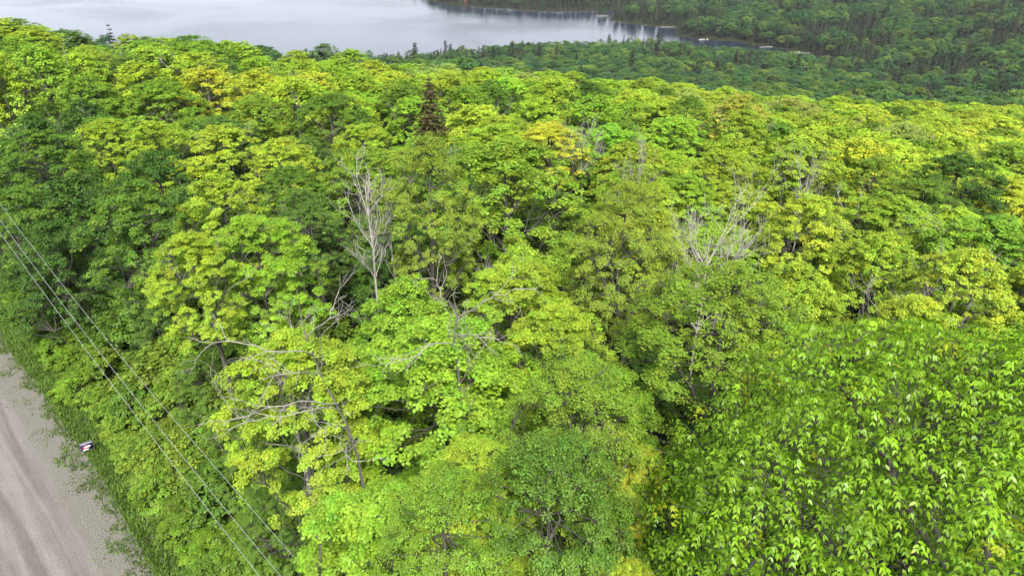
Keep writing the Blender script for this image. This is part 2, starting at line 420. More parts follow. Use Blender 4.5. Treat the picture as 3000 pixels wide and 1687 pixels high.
def pine(seed, H=22.0, R=4.2, nwh=13, sz=.5, nn=34):
    rs = np.random.RandomState(seed); W, L = Geo(), Geo()
    W.tube(np.stack([rs.normal(size=9) * .05, rs.normal(size=9) * .05, np.linspace(-.5, H, 9)], 1), np.linspace(.3, .04, 9), 6)
    P, Nn, C = [], [], []
    for i in range(nwh):
        t = i / nwh; z = H * (.25 + .73 * t); r = R * (1 - t * .8) * (.6 + .5 * rs.rand())
        for j in range(5):
            a = rs.rand() * 6.283; rj = r * (.6 + .6 * rs.rand()); d = np.array([math.cos(a), math.sin(a), 0]); s = np.array([0, 0, z]); e = s + d * rj + [0, 0, .18 * rj]
            W.tube(bez(s, (s + e) / 2 - [0, 0, .2], e, 4), np.linspace(.06, .02, 4), 3)
            tt = .35 + .65 * rs.rand(nn)
            P.append(s + (e - s) * tt[:, None] + rs.normal(size=(nn, 3)) * [.4, .4, .13]); Nn.append(np.array([0, 0, 1.0]) + rs.normal(size=(nn, 3)) * .5)
            C.append(np.repeat(1 + .2 * rs.normal(size=(nn, 1)), 3, 1))
    P = np.concatenate(P); L.leaves(P, np.concatenate(Nn), sz * (.7 + .6 * rs.rand(len(P))), KITE, np.clip(np.concatenate(C), .4, 1.7), rs)
    return W, L

def snag(seed, H=15.0, spread=2.6, base=.22, fork=.45, nl=9, up=1.0, depth=3, z0=None):
    """leafless dead tree: trunk and limbs that branch three times"""
    rs = np.random.RandomState(seed); W = Geo()
    def grow(p, d, ln, r, lev):
        n = 6; pts = [p]; q = p.copy(); dd = d / np.linalg.norm(d)
        for _ in range(n - 1):
            dd = dd + rs.normal(size=3) * .13 + np.array([0, 0, .06]); dd /= np.linalg.norm(dd)
            q = q + dd * ln / (n - 1); pts.append(q)
        W.tube(np.array(pts), np.linspace(r, max(.007, r * .3), n), 5 if lev < 2 else 3)
        if lev < depth:
            for _ in range(5 if lev < 2 else 4):
                k = rs.randint(2, n); sd = rs.normal(size=3); sd[2] = abs(sd[2]) * .5
                grow(pts[k], dd * .9 + sd * .55, ln * (.45 + .2 * rs.rand()), r * .5, lev + 1)
    tr = np.stack([np.cumsum(rs.normal(size=9)) * .07, np.cumsum(rs.normal(size=9)) * .07, np.linspace(-.5, H * .85, 9)], 1)
    W.tube(tr, np.linspace(base, base * .3, 9), 7)
    for i in range(nl):
        k = 3 + int((i / nl) * 5.5) if z0 is None else min(8, int(z0 * 8 + (1 - z0) * 8 * i / nl))
        a = i * 2.4 + rs.rand()
        grow(tr[k], np.array([math.cos(a) * spread * .35, math.sin(a) * spread * .35, up]), spread * (.8 + .6 * rs.rand()), base * .34, 1)
    return W

def dead_limbs(seed, n=4, H=HC, R=R0):
    rs = np.random.RandomState(seed); W = Geo()
    def grow(p, d, ln, r, lev):
        m = 6; pts = [p]; q = p.copy(); dd = d / np.linalg.norm(d)
        for _ in range(m - 1):
            dd = dd + rs.normal(size=3) * .16 + np.array([0, 0, .05]); dd /= np.linalg.norm(dd); q = q + dd * ln / (m - 1); pts.append(q)
        W.tube(np.array(pts), np.linspace(r, r * .3, m), 4)
        if lev < 3:
            for _ in range(4):
                sd = rs.normal(size=3); sd[2] = abs(sd[2]) * .6
                grow(pts[rs.randint(2, m)], dd + sd * .6, ln * (.4 + .25 * rs.rand()), r * .5, lev + 1)
    W.tube([(0, 0, -.3), (.05, .03, H * .35), (0, 0, H * .7)], [.09, .06, .02], 6)
    for i in range(n):
        a = rs.rand() * 6.283; u = rs.rand()
        st = np.array([0, 0, H * (.1 + .4 * u)])
        grow(st, np.array([math.cos(a) * (1 - u * .6), math.sin(a) * (1 - u * .6), .55 + .8 * u]), R * (.95 + .4 * rs.rand()), .032, 1)
    return W

def bush(seed, R=1.2, H=2.0, n=26, nleaf=26, ls=.11, tmpl=ELL):
    rs = np.random.RandomState(seed); W, L = Geo(), Geo(); P, Nn, C = [], [], []
    for i in range(n):
        a = rs.rand() * 6.283; rr = R * math.sqrt(rs.rand()); h = H * (.35 + .65 * rs.rand()) * (1 - .45 * (rr / R) ** 2)
        e = np.array([math.cos(a) * rr, math.sin(a) * rr, h])
        W.tube(bez(np.array([rr * .25 * math.cos(a), rr * .25 * math.sin(a), -.1]), np.array([e[0] * .5, e[1] * .5, h * .8]), e, 4), np.linspace(.02, .006, 4), 3)
        t = rs.rand(nleaf) ** .6; p = e * [1, 1, 1] + rs.normal(size=(nleaf, 3)) * [.24, .24, .16]; p[:, 2] -= (1 - t) * h * .45
        P.append(p); Nn.append(np.array([0, 0, 1.0]) + rs.normal(size=(nleaf, 3)) * .5)
        v = 1 + .2 * rs.normal() + .12 * rs.normal(size=(nleaf, 1)); hu = rs.normal() * .15
        C.append(np.clip(v * np.array([[1 + hu, 1, 1 - hu * .4]]), .4, 1.8))
    P = np.concatenate(P); L.leaves(P, np.concatenate(Nn), ls * (.7 + .6 * rs.rand(len(P))), tmpl, np.concatenate(C), rs)
    return W, L

# ------------------------------------------------------------------ setting: ground, lake, road
def spaced(knots):
    out = []
    for (a, b, st) in knots: out += list(np.arange(a, b, st))
    return np.array(out + [knots[-1][1]], float)
gx = spaced([(-14000, -2600, 1500), (-2600, -600, 60), (-600, -120, 12), (-120, 120, 5), (120, 620, 5), (620, 1500, 25), (1500, 14000, 1500)])
gy = spaced([(-3000, -120, 360), (-120, 180, 5), (180, 600, 9), (600, 1220, 5), (1220, 2200, 28), (2200, 4000, 120), (4000, 16000, 1500)])
X, Y = np.meshgrid(gx, gy)
Z = height(X, Y)
nyx, nxx = X.shape
V = np.stack([X, Y, Z], -1).reshape(-1, 3)
ii, jj = np.meshgrid(np.arange(nyx - 1), np.arange(nxx - 1), indexing='ij')
F = np.stack([ii * nxx + jj, ii * nxx + jj + 1, (ii + 1) * nxx + jj + 1, (ii + 1) * nxx + jj], -1).reshape(-1, 4)
g = Geo(); g.add(V, F, (1, 1, 1))
m, n, out = mat('forest_floor')
b = N(n, 'ShaderNodeBsdfPrincipled'); b.inputs['Roughness'].default_value = 0.95; b.inputs['Specular IOR Level'].default_value = .1
tc = N(n, 'ShaderNodeTexCoord'); no = N(n, 'ShaderNodeTexNoise'); no.inputs['Scale'].default_value = .6; no.inputs['Detail'].default_value = 8
no2 = N(n, 'ShaderNodeTexNoise'); no2.inputs['Scale'].default_value = 5; no2.inputs['Detail'].default_value = 6
cr = N(n, 'ShaderNodeValToRGB'); cr.color_ramp.elements[0].position = .4; cr.color_ramp.elements[0].color = (.035, .026, .016, 1)
cr.color_ramp.elements[1].position = .62; cr.color_ramp.elements[1].color = (.03, .05, .012, 1)
mx = N(n, 'ShaderNodeMix', data_type='RGBA', blend_type='MULTIPLY'); mx.inputs[0].default_value = .6
n.links.new(tc.outputs['Object'], no.inputs[0]); n.links.new(tc.outputs['Object'], no2.inputs[0]); n.links.new(no.outputs[0], cr.inputs[0])
n.links.new(cr.outputs[0], mx.inputs[6]); n.links.new(no2.outputs[0], mx.inputs[7]); n.links.new(mx.outputs[2], b.inputs['Base Color']); n.links.new(b.outputs[0], out.inputs[0])
ground = link('ground', g.mesh('ground', [m], True)); tag(ground, kind='structure')

# lake surface: fine ripples, calmer pale areas and wind-darkened streaks come from ripple strength
m, n, out = mat('lake_water')
b = N(n, 'ShaderNodeBsdfPrincipled'); b.inputs['Base Color'].default_value = (.012, .018, .03, 1); b.inputs['Roughness'].default_value = .12
b.inputs['IOR'].default_value = 1.33
tc = N(n, 'ShaderNodeTexCoord'); mp = N(n, 'ShaderNodeMapping'); mp.inputs['Scale'].default_value = (1, .45, 1); mp.inputs['Rotation'].default_value = (0, 0, R_(20))
n1 = N(n, 'ShaderNodeTexNoise'); n1.inputs['Scale'].default_value = .55; n1.inputs['Detail'].default_value = 4
n2 = N(n, 'ShaderNodeTexNoise'); n2.inputs['Scale'].default_value = .0045; n2.inputs['Detail'].default_value = 5; n2.inputs['Distortion'].default_value = .8
mr = N(n, 'ShaderNodeMapRange'); mr.inputs[1].default_value = .42; mr.inputs[2].default_value = .64; mr.inputs[3].default_value = .16; mr.inputs[4].default_value = .7
bu = N(n, 'ShaderNodeBump'); bu.inputs['Distance'].default_value = .8
n.links.new(tc.outputs['Object'], mp.inputs[0]); n.links.new(mp.outputs[0], n1.inputs[0]); n.links.new(tc.outputs['Object'], n2.inputs[0])
n.links.new(n2.outputs[0], mr.inputs[0]); n.links.new(mr.outputs[0], bu.inputs['Strength']); n.links.new(n1.outputs[0], bu.inputs['Height'])
n.links.new(bu.outputs[0], b.inputs['Normal']); n.links.new(b.outputs[0], out.inputs[0])
g = Geo(); g.add([(-9000, 420, LAKE), (9000, 420, LAKE), (9000, 9000, LAKE), (-9000, 9000, LAKE)], [[0, 1, 2, 3]], (1, 1, 1))
lake = link('lake_water', g.mesh('lake_water', [m])); tag(lake, kind='structure')
LAKE_BSDF = b

# road runs at 45 degrees up and to the left; q = distance across, measured to the right of the road edge
def on_ground(px, py):
    r = ray(px, py); t = GROUND0 / (-r[2] - SLY * r[1] - SLX * r[0]); return r * t
RD = np.array([-1, 1.0]) / math.sqrt(2); RN = np.array([1, 1.0]) / math.sqrt(2)
pa, pb_ = on_ground(100, 1120), on_ground(470, 1687)
RD = (pa - pb_)[:2]; RD /= np.linalg.norm(RD); RN = np.array([RD[1], -RD[0]])
EDGE = float(np.dot(pb_[:2], RN))
print('road dir', RD, 'edge', EDGE, 'pts', pa, pb_)
def rpos(s, q): p = RN * (EDGE + q) + RD * s; return p
def road_edge_wobble(s): return .5 * (vnoise(s, 3, 5) - .5) + 1.0 * (vnoise(s, 9, 14) - .5)
ss = np.arange(-40, 220, .8); qs = np.concatenate([[-9.5], np.linspace(-9, 1.6, 24)])
V = []
for s_ in ss:
    for q in qs:
        qq = q + (road_edge_wobble(s_) if q > 0.9 else 0)
        x, y = rpos(s_, qq); V.append((x, y, -GROUND0 - SLY * y - SLX * x + (.03 if q < .9 else .012)))
V = np.array(V, float); nq = len(qs)
ii, jj = np.meshgrid(np.arange(len(ss) - 1), np.arange(nq - 1), indexing='ij')
F = np.stack([ii * nq + jj, ii * nq + jj + 1, (ii + 1) * nq + jj + 1, (ii + 1) * nq + jj], -1).reshape(-1, 4)
g = Geo(); g.add(V, F, (1, 1, 1))
me = g.mesh('road', [])
# road-aligned coordinates (metres along, metres across) as an attribute for the wear streaks
at = me.attributes.new('rc', 'FLOAT_VECTOR', 'POINT')
rc = np.stack([V[:, :2] @ RD, V[:, :2] @ RN - EDGE, np.zeros(len(V))], 1)
at.data.foreach_set('vector', rc.astype(np.float32).ravel())
m, n, out = mat('worn_road')
b = N(n, 'ShaderNodeBsdfPrincipled'); b.inputs['Roughness'].default_value = .9; b.inputs['Specular IOR Level'].default_value = .2
a = N(n, 'ShaderNodeAttribute', attribute_name='rc')
mp = N(n, 'ShaderNodeMapping'); mp.inputs['Scale'].default_value = (.09, 1.9, 1)
st = N(n, 'ShaderNodeTexNoise'); st.inputs['Scale'].default_value = 1.0; st.inputs['Detail'].default_value = 4; st.inputs['Distortion'].default_value = .35
n.links.new(a.outputs['Vector'], mp.inputs[0]); n.links.new(mp.outputs[0], st.inputs[0])
pt = N(n, 'ShaderNodeTexNoise'); pt.inputs['Scale'].default_value = .9; pt.inputs['Detail'].default_value = 6; n.links.new(a.outputs['Vector'], pt.inputs[0])
gr = N(n, 'ShaderNodeTexNoise'); gr.inputs['Scale'].default_value = 16; gr.inputs['Detail'].default_value = 4; n.links.new(a.outputs['Vector'], gr.inputs[0])
c1 = N(n, 'ShaderNodeValToRGB'); e = c1.color_ramp.elements; e[0].position = .36; e[0].color = (.135, .124, .110, 1); e[1].position = .62; e[1].color = (.245, .235, .228, 1)
n.links.new(st.outputs[0], c1.inputs[0])
c2 = N(n, 'ShaderNodeValToRGB'); e = c2.color_ramp.elements; e[0].position = .3; e[0].color = (.142, .130, .114, 1); e[1].position = .7; e[1].color = (.21, .202, .193, 1)
n.links.new(pt.outputs[0], c2.inputs[0])
m1 = N(n, 'ShaderNodeMix', data_type='RGBA'); m1.inputs[0].default_value = .35; n.links.new(c1.outputs[0], m1.inputs[6]); n.links.new(c2.outputs[0], m1.inputs[7])
# gravel shoulder
sx = N(n, 'ShaderNodeSeparateXYZ'); n.links.new(a.outputs['Vector'], sx.inputs[0])
ad = N(n, 'ShaderNodeMath', operation='MULTIPLY_ADD'); ad.inputs[1].default_value = 2.2; n.links.new(pt.outputs[0], ad.inputs[0]); n.links.new(sx.outputs[1], ad.inputs[2])
sh = N(n, 'ShaderNodeMapRange'); sh.inputs[1].default_value = -1.3; sh.inputs[2].default_value = -.2; n.links.new(ad.outputs[0], sh.inputs[0])
fg = N(n, 'ShaderNodeTexNoise'); fg.inputs['Scale'].default_value = 9; fg.inputs['Detail'].default_value = 9; fg.inputs['Roughness'].default_value = .8; n.links.new(a.outputs['Vector'], fg.inputs[0])
fr = N(n, 'ShaderNodeMapRange'); fr.inputs[1].default_value = .35; fr.inputs[2].default_value = .68; fr.inputs[3].default_value = .72; fr.inputs[4].default_value = 1.22; n.links.new(fg.outputs[0], fr.inputs[0])
fm = N(n, 'ShaderNodeMix', data_type='RGBA', blend_type='MULTIPLY'); fm.inputs[0].default_value = 1; n.links.new(m1.outputs[2], fm.inputs[6]); n.links.new(fr.outputs[0], fm.inputs[7]); m1 = fm
c3 = N(n, 'ShaderNodeValToRGB'); e = c3.color_ramp.elements; e[0].position = .35; e[0].color = (.10, .097, .082, 1); e[1].position = .65; e[1].color = (.23, .225, .20, 1)
n.links.new(gr.outputs[0], c3.inputs[0])
m2 = N(n, 'ShaderNodeMix', data_type='RGBA'); n.links.new(sh.outputs[0], m2.inputs[0]); n.links.new(m1.outputs[2], m2.inputs[6]); n.links.new(c3.outputs[0], m2.inputs[7])
# moss and small weeds in the gravel
wd = N(n, 'ShaderNodeTexNoise'); wd.inputs['Scale'].default_value = 1.7; wd.inputs['Detail'].default_value = 8; wd.inputs['Roughness'].default_value = .7; n.links.new(a.outputs['Vector'], wd.inputs[0])
w1 = N(n, 'ShaderNodeMath', operation='MULTIPLY_ADD'); w1.inputs[1].default_value = .17; n.links.new(sx.outputs[1], w1.inputs[0]); n.links.new(wd.outputs[0], w1.inputs[2])
w2 = N(n, 'ShaderNodeMapRange'); w2.inputs[1].default_value = .56; w2.inputs[2].default_value = .72; w2.inputs[4].default_value = .65; n.links.new(w1.outputs[0], w2.inputs[0])
m3 = N(n, 'ShaderNodeMix', data_type='RGBA'); m3.inputs[7].default_value = (.12, .15, .05, 1); n.links.new(w2.outputs[0], m3.inputs[0]); n.links.new(m2.outputs[2], m3.inputs[6])
n.links.new(m3.outputs[2], b.inputs['Base Color'])
bu = N(n, 'ShaderNodeBump'); bu.inputs['Strength'].default_value = .7; bu.inputs['Distance'].default_value = .05; n.links.new(gr.outputs[0], bu.inputs['Height']); n.links.new(bu.outputs[0], b.inputs['Normal'])
n.links.new(b.outputs[0], out.inputs[0])
me.materials.append(m)
road = link('road', me); tag(road, kind='structure')

# ------------------------------------------------------------------ grass verge
rs = np.random.RandomState(5)
print('wire q', np.dot([-17.1, 25.0], RN) - EDGE)
def gz(x, y): return -GROUND0 - SLY * y - SLX * x
def scatter_grass(nb, s0, s1, q0, q1, hgt, colr, dens=None):
    s = rs.uniform(s0, s1, nb); q = rs.uniform(q0, q1, nb) + road_edge_wobble(s)
    if dens is not None:
        k = rs.rand(nb) < dens(s, q); s, q = s[k], q[k]
    P2 = RN[None] * (EDGE + q)[:, None] + RD[None] * s[:, None]
    P = np.stack([P2[:, 0], P2[:, 1], gz(P2[:, 0], P2[:, 1])], 1)
    nb = len(P); h = hgt * (.5 + rs.rand(nb)); a = rs.rand(nb) * 6.283; b_ = rs.normal(size=(nb, 2)) * .35 * h[:, None]
    wv = np.stack([np.cos(a), np.sin(a), 0 * a], 1) * (.018 + .02 * rs.rand(nb))[:, None]
    t = P + np.concatenate([b_, h[:, None]], 1); mid = P + np.concatenate([b_ * .35, h[:, None] * .6], 1)
    V = np.stack([P - wv, P + wv, mid + wv * .8, t, mid - wv * .8], 1).reshape(-1, 3)
    F = np.arange(nb * 5).reshape(nb, 5)
    v = 1 + .25 * (vnoise(s * 1.0, q * 1.0, 1.2) - .5)[:, None] + .2 * rs.normal(size=(nb, 1))
    return V, F, np.clip(v, .4, 1.7) * np.array([colr])
G = Geo()
G.add(*scatter_grass(60000, -8, 75, .1, 2.3, .24, (.135, .235, .04)))
G.add(*scatter_grass(30000, -8, 70, -1.5, .6, .16, (.11, .19, .035), lambda s, q: np.clip((vnoise(s, q, .7) * .5 + vnoise(s, q * 2, 2.2) * .5 - .5 + .28 * (q + .9)) * 5, 0, 1)))
G.add(*scatter_grass(42000, -8, 60, -2.6, .8, .10, (.13, .18, .04), lambda s, q: np.clip((vnoise(s, q, 1.1) * .6 + vnoise(s, q, .35) * .4 - .55) * 6, 0, 1) * np.clip((q + 3.0) / 3, 0, 1) ** 2))
gm = G.mesh('verge_grass', [M_LEAF]); go = link('verge_grass', gm); tag(go, 'green grass and low weeds growing along the edge of the worn road', 'grass', kind='stuff')

# ------------------------------------------------------------------ prototypes
def protos(fn, seeds, mats_leaf=M_LEAF, **kw):
    res = []
    for s in seeds:
        Wd, Lf = fn(s, **kw); res.append((Wd, Lf))
    return res
def meshes(pr, nm, lm=M_LEAF, wm=M_BARK):
    return [(W.mesh(nm + '_limbs', [wm], True), L.mesh(nm + '_crown', [lm])) for W, L in pr]
print('protos...')
PA = meshes(protos(crown_tree, [11, 12, 13, 14], npad=140, nsub=9, nleaf=46, lsize=.10, tmpl=LOBE, rp=.62, sub=.25), 'maple')
PB = meshes(protos(crown_tree, [21, 22, 23, 24, 25], npad=150, nsub=8, nleaf=30, lsize=.13, rp=.60, sub=.25), 'maple')
PC = meshes(protos(crown_tree, [31, 32, 33, 34, 35, 36], npad=120, nsub=8, nleaf=15, lsize=.20, rp=.68, sub=.30, twigs=False), 'maple')
PF = meshes(protos(crown_tree, [41, 42, 43], npad=190, nsub=9, nleaf=28, lsize=.088, tmpl=ELL, rp=.50, flat=.7, sub=.22, lean=.6, var=.12, top=.30), 'beech')
PG = meshes(protos(crown_tree, [51, 52, 53], npad=170, nsub=8, nleaf=18, lsize=.135, rp=.52, flat=.8, sub=.26, lean=.6, var=.10, top=.30, twigs=False), 'beech')
_g = Geo(); _t = np.linspace(0, 1, 7); _g.tube(np.stack([.06 * np.sin(_t * 5) * _t * (1 - _t) * 4, .05 * np.sin(_t * 7) * (1 - _t) * _t * 4, _t], 1), .21 - .06 * _t, 9)
TRUNK = _g.mesh('tree_trunk', [M_BARK], True)      # one metre high, stretched to each tree
DL = [dead_limbs(s).mesh('dead_branches', [M_GREY], True) for s in (61, 62, 63, 64)]

TREES = []       # records for labels
def add_tree(name, x, y, H, R, col, lod, rot=None, dead=False, rs=rs, z=None, kz=1.0, full=False):
    z = hz(x, y) if z is None else z
    tm, cm = lod[rs.randint(len(lod))]
    o = bpy.data.objects.new(name, None); COL.objects.link(o)
    o.empty_display_size = .5
    o.location = (x, y, z); o.rotation_euler = (0, 0, rs.rand() * 6.283 if rot is None else rot)
    k = R / R0; zk = k * kz
    if full: zk = (H - .9) / HC
    zb = H - HC * zk; tk = max(.35, k)
    t = link('trunk', TRUNK, o, (0, 0, -.6)); t.scale = (tk, tk, zb + .6)
    l = link('limbs', tm, o, (0, 0, zb)); l.scale = (k, k, zk)
    c = link('crown', cm, o, (0, 0, zb)); c.scale = (k, k, zk); c.color = (*col, 1)
    if dead:
        d = link('dead_branches', DL[rs.randint(len(DL))], o, (0, 0, zb)); d.scale = (k, k, zk)
    TREES.append(dict(o=o, x=x, y=y, z=z, H=H, R=R, col=col, name=name))
    return o

# foliage colours (linear base colours)
K = dict(lime=(.275, .40, .028), yell=(.33, .435, .032), green=(.17, .30, .022), mid=(.105, .205, .018), dark=(.058, .13, .014), olive=(.175, .29, .022),
         gold=(.37, .41, .035), pale=(.27, .35, .07), cool=(.092, .18, .024), bright=(.22, .38, .026), brown=(.205, .295, .026), orange=(.35, .37, .055), bramble=(.20, .32, .03))
KN = dict(lime='lime green', yell='yellow green', green='fresh green', mid='mid green', dark='dark green', olive='olive green', gold='golden yellow',
          pale='pale grey green', cool='cool green', bright='bright green', brown='brownish olive', orange='orange tinged yellow', bramble='yellowish')
# hero trees: V coordinates (2576-wide view) of crown centre, axial distance, radius, colour, kind, label
HERO = [
 # foreground
 (1060, 830, 25, 4.6, 'bright', 'A', 'large bright green maple crown in the centre of the clearing'),
 (700, 860, 23.5, 3.0, 'lime', 'A', 'lime green maple with grey bare twigs beside the power lines'),
 (960, 1290, 18, 3.2, 'bright', 'A', 'nearest bright green maple, at the bottom centre of the photo'),
 (1160, 1130, 17.5, 2.0, 'lime', 'A', 'lime maple bough tree over the dark gap at bottom centre'),
 (1310, 680, 31, 3.2, 'lime', 'A', 'lime maple right behind the large central maple'),
 (1400, 780, 27, 2.4, 'lime', 'A', 'lime maple reaching over a dark hollow right of centre'),
 (1480, 930, 24, 2.9, 'green', 'A', 'fresh green maple between the central maple and the dense round beech'),
 (1420, 1170, 19.5, 2.6, 'olive', 'F', 'olive green small-leaved tree right of the bottom centre maple'),
 (1380, 1370, 17, 2.5, 'mid', 'F', 'mid green small-leaved tree at the bottom edge right of centre'),
 (1120, 1400, 17, 2.0, 'green', 'F', 'fresh green small-leaved tree at the bottom edge in front of the dark hollow'),
 (1820, 905, 27, 4.4, 'olive', 'F', 'dense rounded olive green beech right of centre'),
 (1560, 650, 34, 3.0, 'brown', 'F', 'brownish olive birch with a narrow top'),
 (1080, 530, 40, 3.2, 'brown', 'F', 'brownish yellow birch beside the tall dead tree'),
 (910, 380, 62, 5.0, 'olive', 'G', 'dark olive domed tree behind the tall dead tree'),
 (480, 590, 31, 2.2, 'lime', 'A', 'lime maple with spreading bare limbs above the dark trunks'),
 (620, 560, 33, 3.0, 'bright', 'A', 'bright green maple left of the tall dead tree'),
 (540, 440, 43, 3.3, 'lime', 'B', 'lime maple standing behind the pair left of the dead tree'),
 (770, 490, 43, 2.5, 'cool', 'B', 'cool green thin tree with bare twigs left of the tall dead tree'),
 (720, 420, 50, 2.8, 'mid', 'B', 'mid green tree tucked behind the thin twiggy tree'),
 (170, 440, 50, 4.8, 'dark', 'B', 'dark green maple near the left edge beside the road'),
 (110, 560, 45, 3.4, 'dark', 'B', 'dark green tree leaning over the power lines at left'),
 (300, 470, 40, 3.2, 'mid', 'B', 'mid green maple between the dark one and the lime maples'),
 (60, 330, 58, 4.2, 'mid', 'B', 'mid green maple at the left edge behind the dark one'),
 (30, 470, 48, 3.0, 'mid', 'B', 'mid green tree at the left edge over the wires'),
 (320, 700, 0, 2.0, 'mid', 'B', 'mid green young maple in front of the grey trunks'),
 (420, 860, 0, 2.2, 'cool', 'F', 'cool green young elm with thin branches behind the wires'),
 (400, 310, 68, 4.6, 'lime', 'B', 'lime maple with flat leafy tiers in the left middle'),
 (250, 300, 72, 4.0, 'lime', 'B', 'lime maple in the left middle above the dark maple'),
 (560, 310, 68, 4.2, 'yell', 'B', 'yellow green maple right of the tiered lime maple'),
 (700, 350, 62, 3.8, 'yell', 'B', 'yellow green maple left of the dark olive dome'),
 (200, 195, 92, 6.0, 'green', 'B', 'large fresh green ash tree on the left slope'),
 (390, 200, 92, 6.2, 'green', 'B', 'large fresh green ash tree below the skyline at left'),
 (640, 240, 82, 5.0, 'olive', 'G', 'olive green rounded tree in the left middle distance'),
 (1390, 195, 108, 5.0, 'lime', 'C', 'lime domed maple below the lake in the middle'),
 (1180, 215, 100, 4.6, 'green', 'C', 'fresh green tree right of the brown spruce'),
 (1480, 205, 118, 3.6, 'dark', 'G', 'dark green oak standing above the lime canopy'),
 (1735, 245, 90, 3.2, 'mid', 'G', 'mid green round tree among yellow crowns'),
 (1860, 235, 98, 4.8, 'orange', 'C', 'faintly orange tinged yellow maple at the far edge of the bright slope'),
 (2440, 355, 60, 4.6, 'dark', 'B', 'dark green maple near the right edge'),
 (2050, 490, 43, 3.1, 'yell', 'B', 'yellow green domed maple right of the silver dead tree'),
 (2450, 630, 35, 2.9, 'yell', 'B', 'yellow green maple at the right edge'),
 (2020, 690, 33, 2.8, 'lime', 'B', 'lime maple behind the dense round beech'),
 (2310, 750, 29, 2.6, 'yell', 'A', 'yellow green twiggy maple above the big drooping-leaf tree'),
 (2230, 590, 40, 3.1, 'lime', 'B', 'lime maple in the right middle'),
 (1640, 460, 48, 3.2, 'lime', 'B', 'lime maple behind the brownish birch'),
 (1730, 440, 50, 3.0, 'bright', 'B', 'bright green maple right behind the brownish birch'),
 (1500, 1340, 17.5, 1.0, 'mid', 'F', 'slender mid green sapling beside the dark gap at lower right'),
 (1615, 1120, 19, .9, 'gold', 'B', 'golden yellow young maple beside the big drooping-leaf tree'),
 (1575, 1240, 18, .8, 'gold', 'A', 'lower golden yellow sapling left of the drooping-leaf tree'),
 (1560, 1440, 15.5, 1.0, 'yell', 'A', 'yellow green sapling at the bottom edge left of the drooping-leaf tree'),
 (1930, 930, 23, 1.0, 'gold', 'A', 'golden yellow sapling behind the top of the drooping-leaf tree'),
 (600, 1130, 0, 2.0, 'mid', 'F', 'mid green bushy tree crossed by the power lines'),
 (520, 1000, 0, 2.0, 'mid', 'F', 'mid green dense bush tree behind the power lines'),
 (700, 1330, 0, 1.8, 'mid', 'F', 'mid green tree under the wires near the bottom'),
 (610, 1010, 0, 1.8, 'yell', 'A', 'yellow green low maple below the long bare limbs'),
 (185, 80, 170, 4.2, 'mid', 'G', 'mid green round tree on the skyline beside the small spruce'),
]
LODS = dict(A=PA, B=PB, C=PC, F=PF, G=PG)
KINDN = dict(A='maple_tree', B='maple_tree', C='maple_tree', F='beech_tree', G='beech_tree')
hero_xy = []
def place(vx, vy, d, frac=.66):
    r = ray(vx * VS, vy * VS) * d
    gz_ = hz(r[0], r[1]); return r, gz_, (r[2] - gz_) / frac
for (vx, vy, d, R, c, k, lab) in HERO:
    if d == 0:       # low trees: find the distance at which the crown centre is four metres above the ground
        d = 10.0
        while place(vx, vy, d, 1.0)[2] > 4.2: d += .25
    r, g0, H = place(vx, vy, d, 1.0)
    kz = {'F': 1.1, 'G': .9}.get(k, .85)
    if vx < 420 and vy > 400: kz = 1.25
    elif d < 30 and d > 0: kz = 1.1
    elif d < 45: kz = 1.05
    if k == 'F' and d > 0: kz = .9 if R > 4 else 1.3; H += .45 * HC * R / R0 * kz
    if H < 8 or H > 24: print('hero H', round(H, 1), d, lab)
    if d > 50: H = min(H, 18)
    H = min(max(H, 4), 26)
    o = add_tree(KINDN[k], r[0], r[1], H, R, K[c], LODS[k], kz=kz, dead=(c in ('yell',) or 'twig' in lab or 'bare' in lab))
    tag(o, lab, 'tree', 'broadleaf trees on the near slope')
    TREES[-1].update(ck=c, hero=True); hero_xy.append((r[0], r[1], R, H, vx * VS, vy * VS, d))

# the big tree with drooping compound leaves, close at lower right
r = ray(2540 * VS, 1410 * VS) * 13.8
g0 = hz(r[0], r[1]); Ha = (r[2] + 4.2) - g0
Wd, Lf = ash_tree(3, Ha, 6.8, Ha - 9.5, nspray=3600)
ash = bpy.data.objects.new('ash_tree', None); COL.objects.link(ash); ash.location = (r[0], r[1], g0)
link('trunk', Wd.mesh('ash_trunk', [M_BARK], True), ash); co = link('crown', Lf.mesh('ash_crown', [M_ASH]), ash); co.color = (.172, .32, .014, 1)
tag(ash, 'big nearby tree with drooping compound leaves filling the lower right corner', 'tree')
hero_xy.append((r[0], r[1], 6.2, Ha, 2400 * VS, 1200 * VS, 13))
ASHXY = (r[0], r[1])

# dead trees
def add_snag(name, vx, vy, d, label, seed, H=None, **kw):
    r = ray(vx * VS, vy * VS) * d; g0 = hz(r[0], r[1]); H = r[2] - g0     # vx,vy = tip
    o = bpy.data.objects.new(name, None); COL.objects.link(o); o.location = (r[0], r[1], g0)
    link('trunk', snag(seed, H=H, **kw).mesh('snag_trunk', [M_GREY], True), o)
    tag(o, label, 'dead tree', 'leafless dead trees'); o.children[0].data.materials[0] = M_PALE if seed in (71, 73, 74, 75) else M_GREY; hero_xy.append((r[0], r[1], 1.7, H, vx * VS, (vy + 1709 * 2.6 / d) * VS, d))
    SN.append((o, label)); return o
SN = []
add_snag('dead_tree', 910, 345, 38, 'tall pale dead tree with forked bare top left of centre', 71, spread=1.9, base=.12, nl=14, up=2.0, z0=.64)
add_snag('dead_tree', 970, 380, 39, 'thinner bare tree leaning right beside the tall pale one', 72, spread=1.5, base=.08, nl=7, up=2.2, z0=.66)
add_snag('dead_tree', 1800, 470, 35, 'wide silver dead tree with bare spreading limbs right of centre', 73, spread=2.9, base=.09, nl=20, up=1.2, z0=.66)
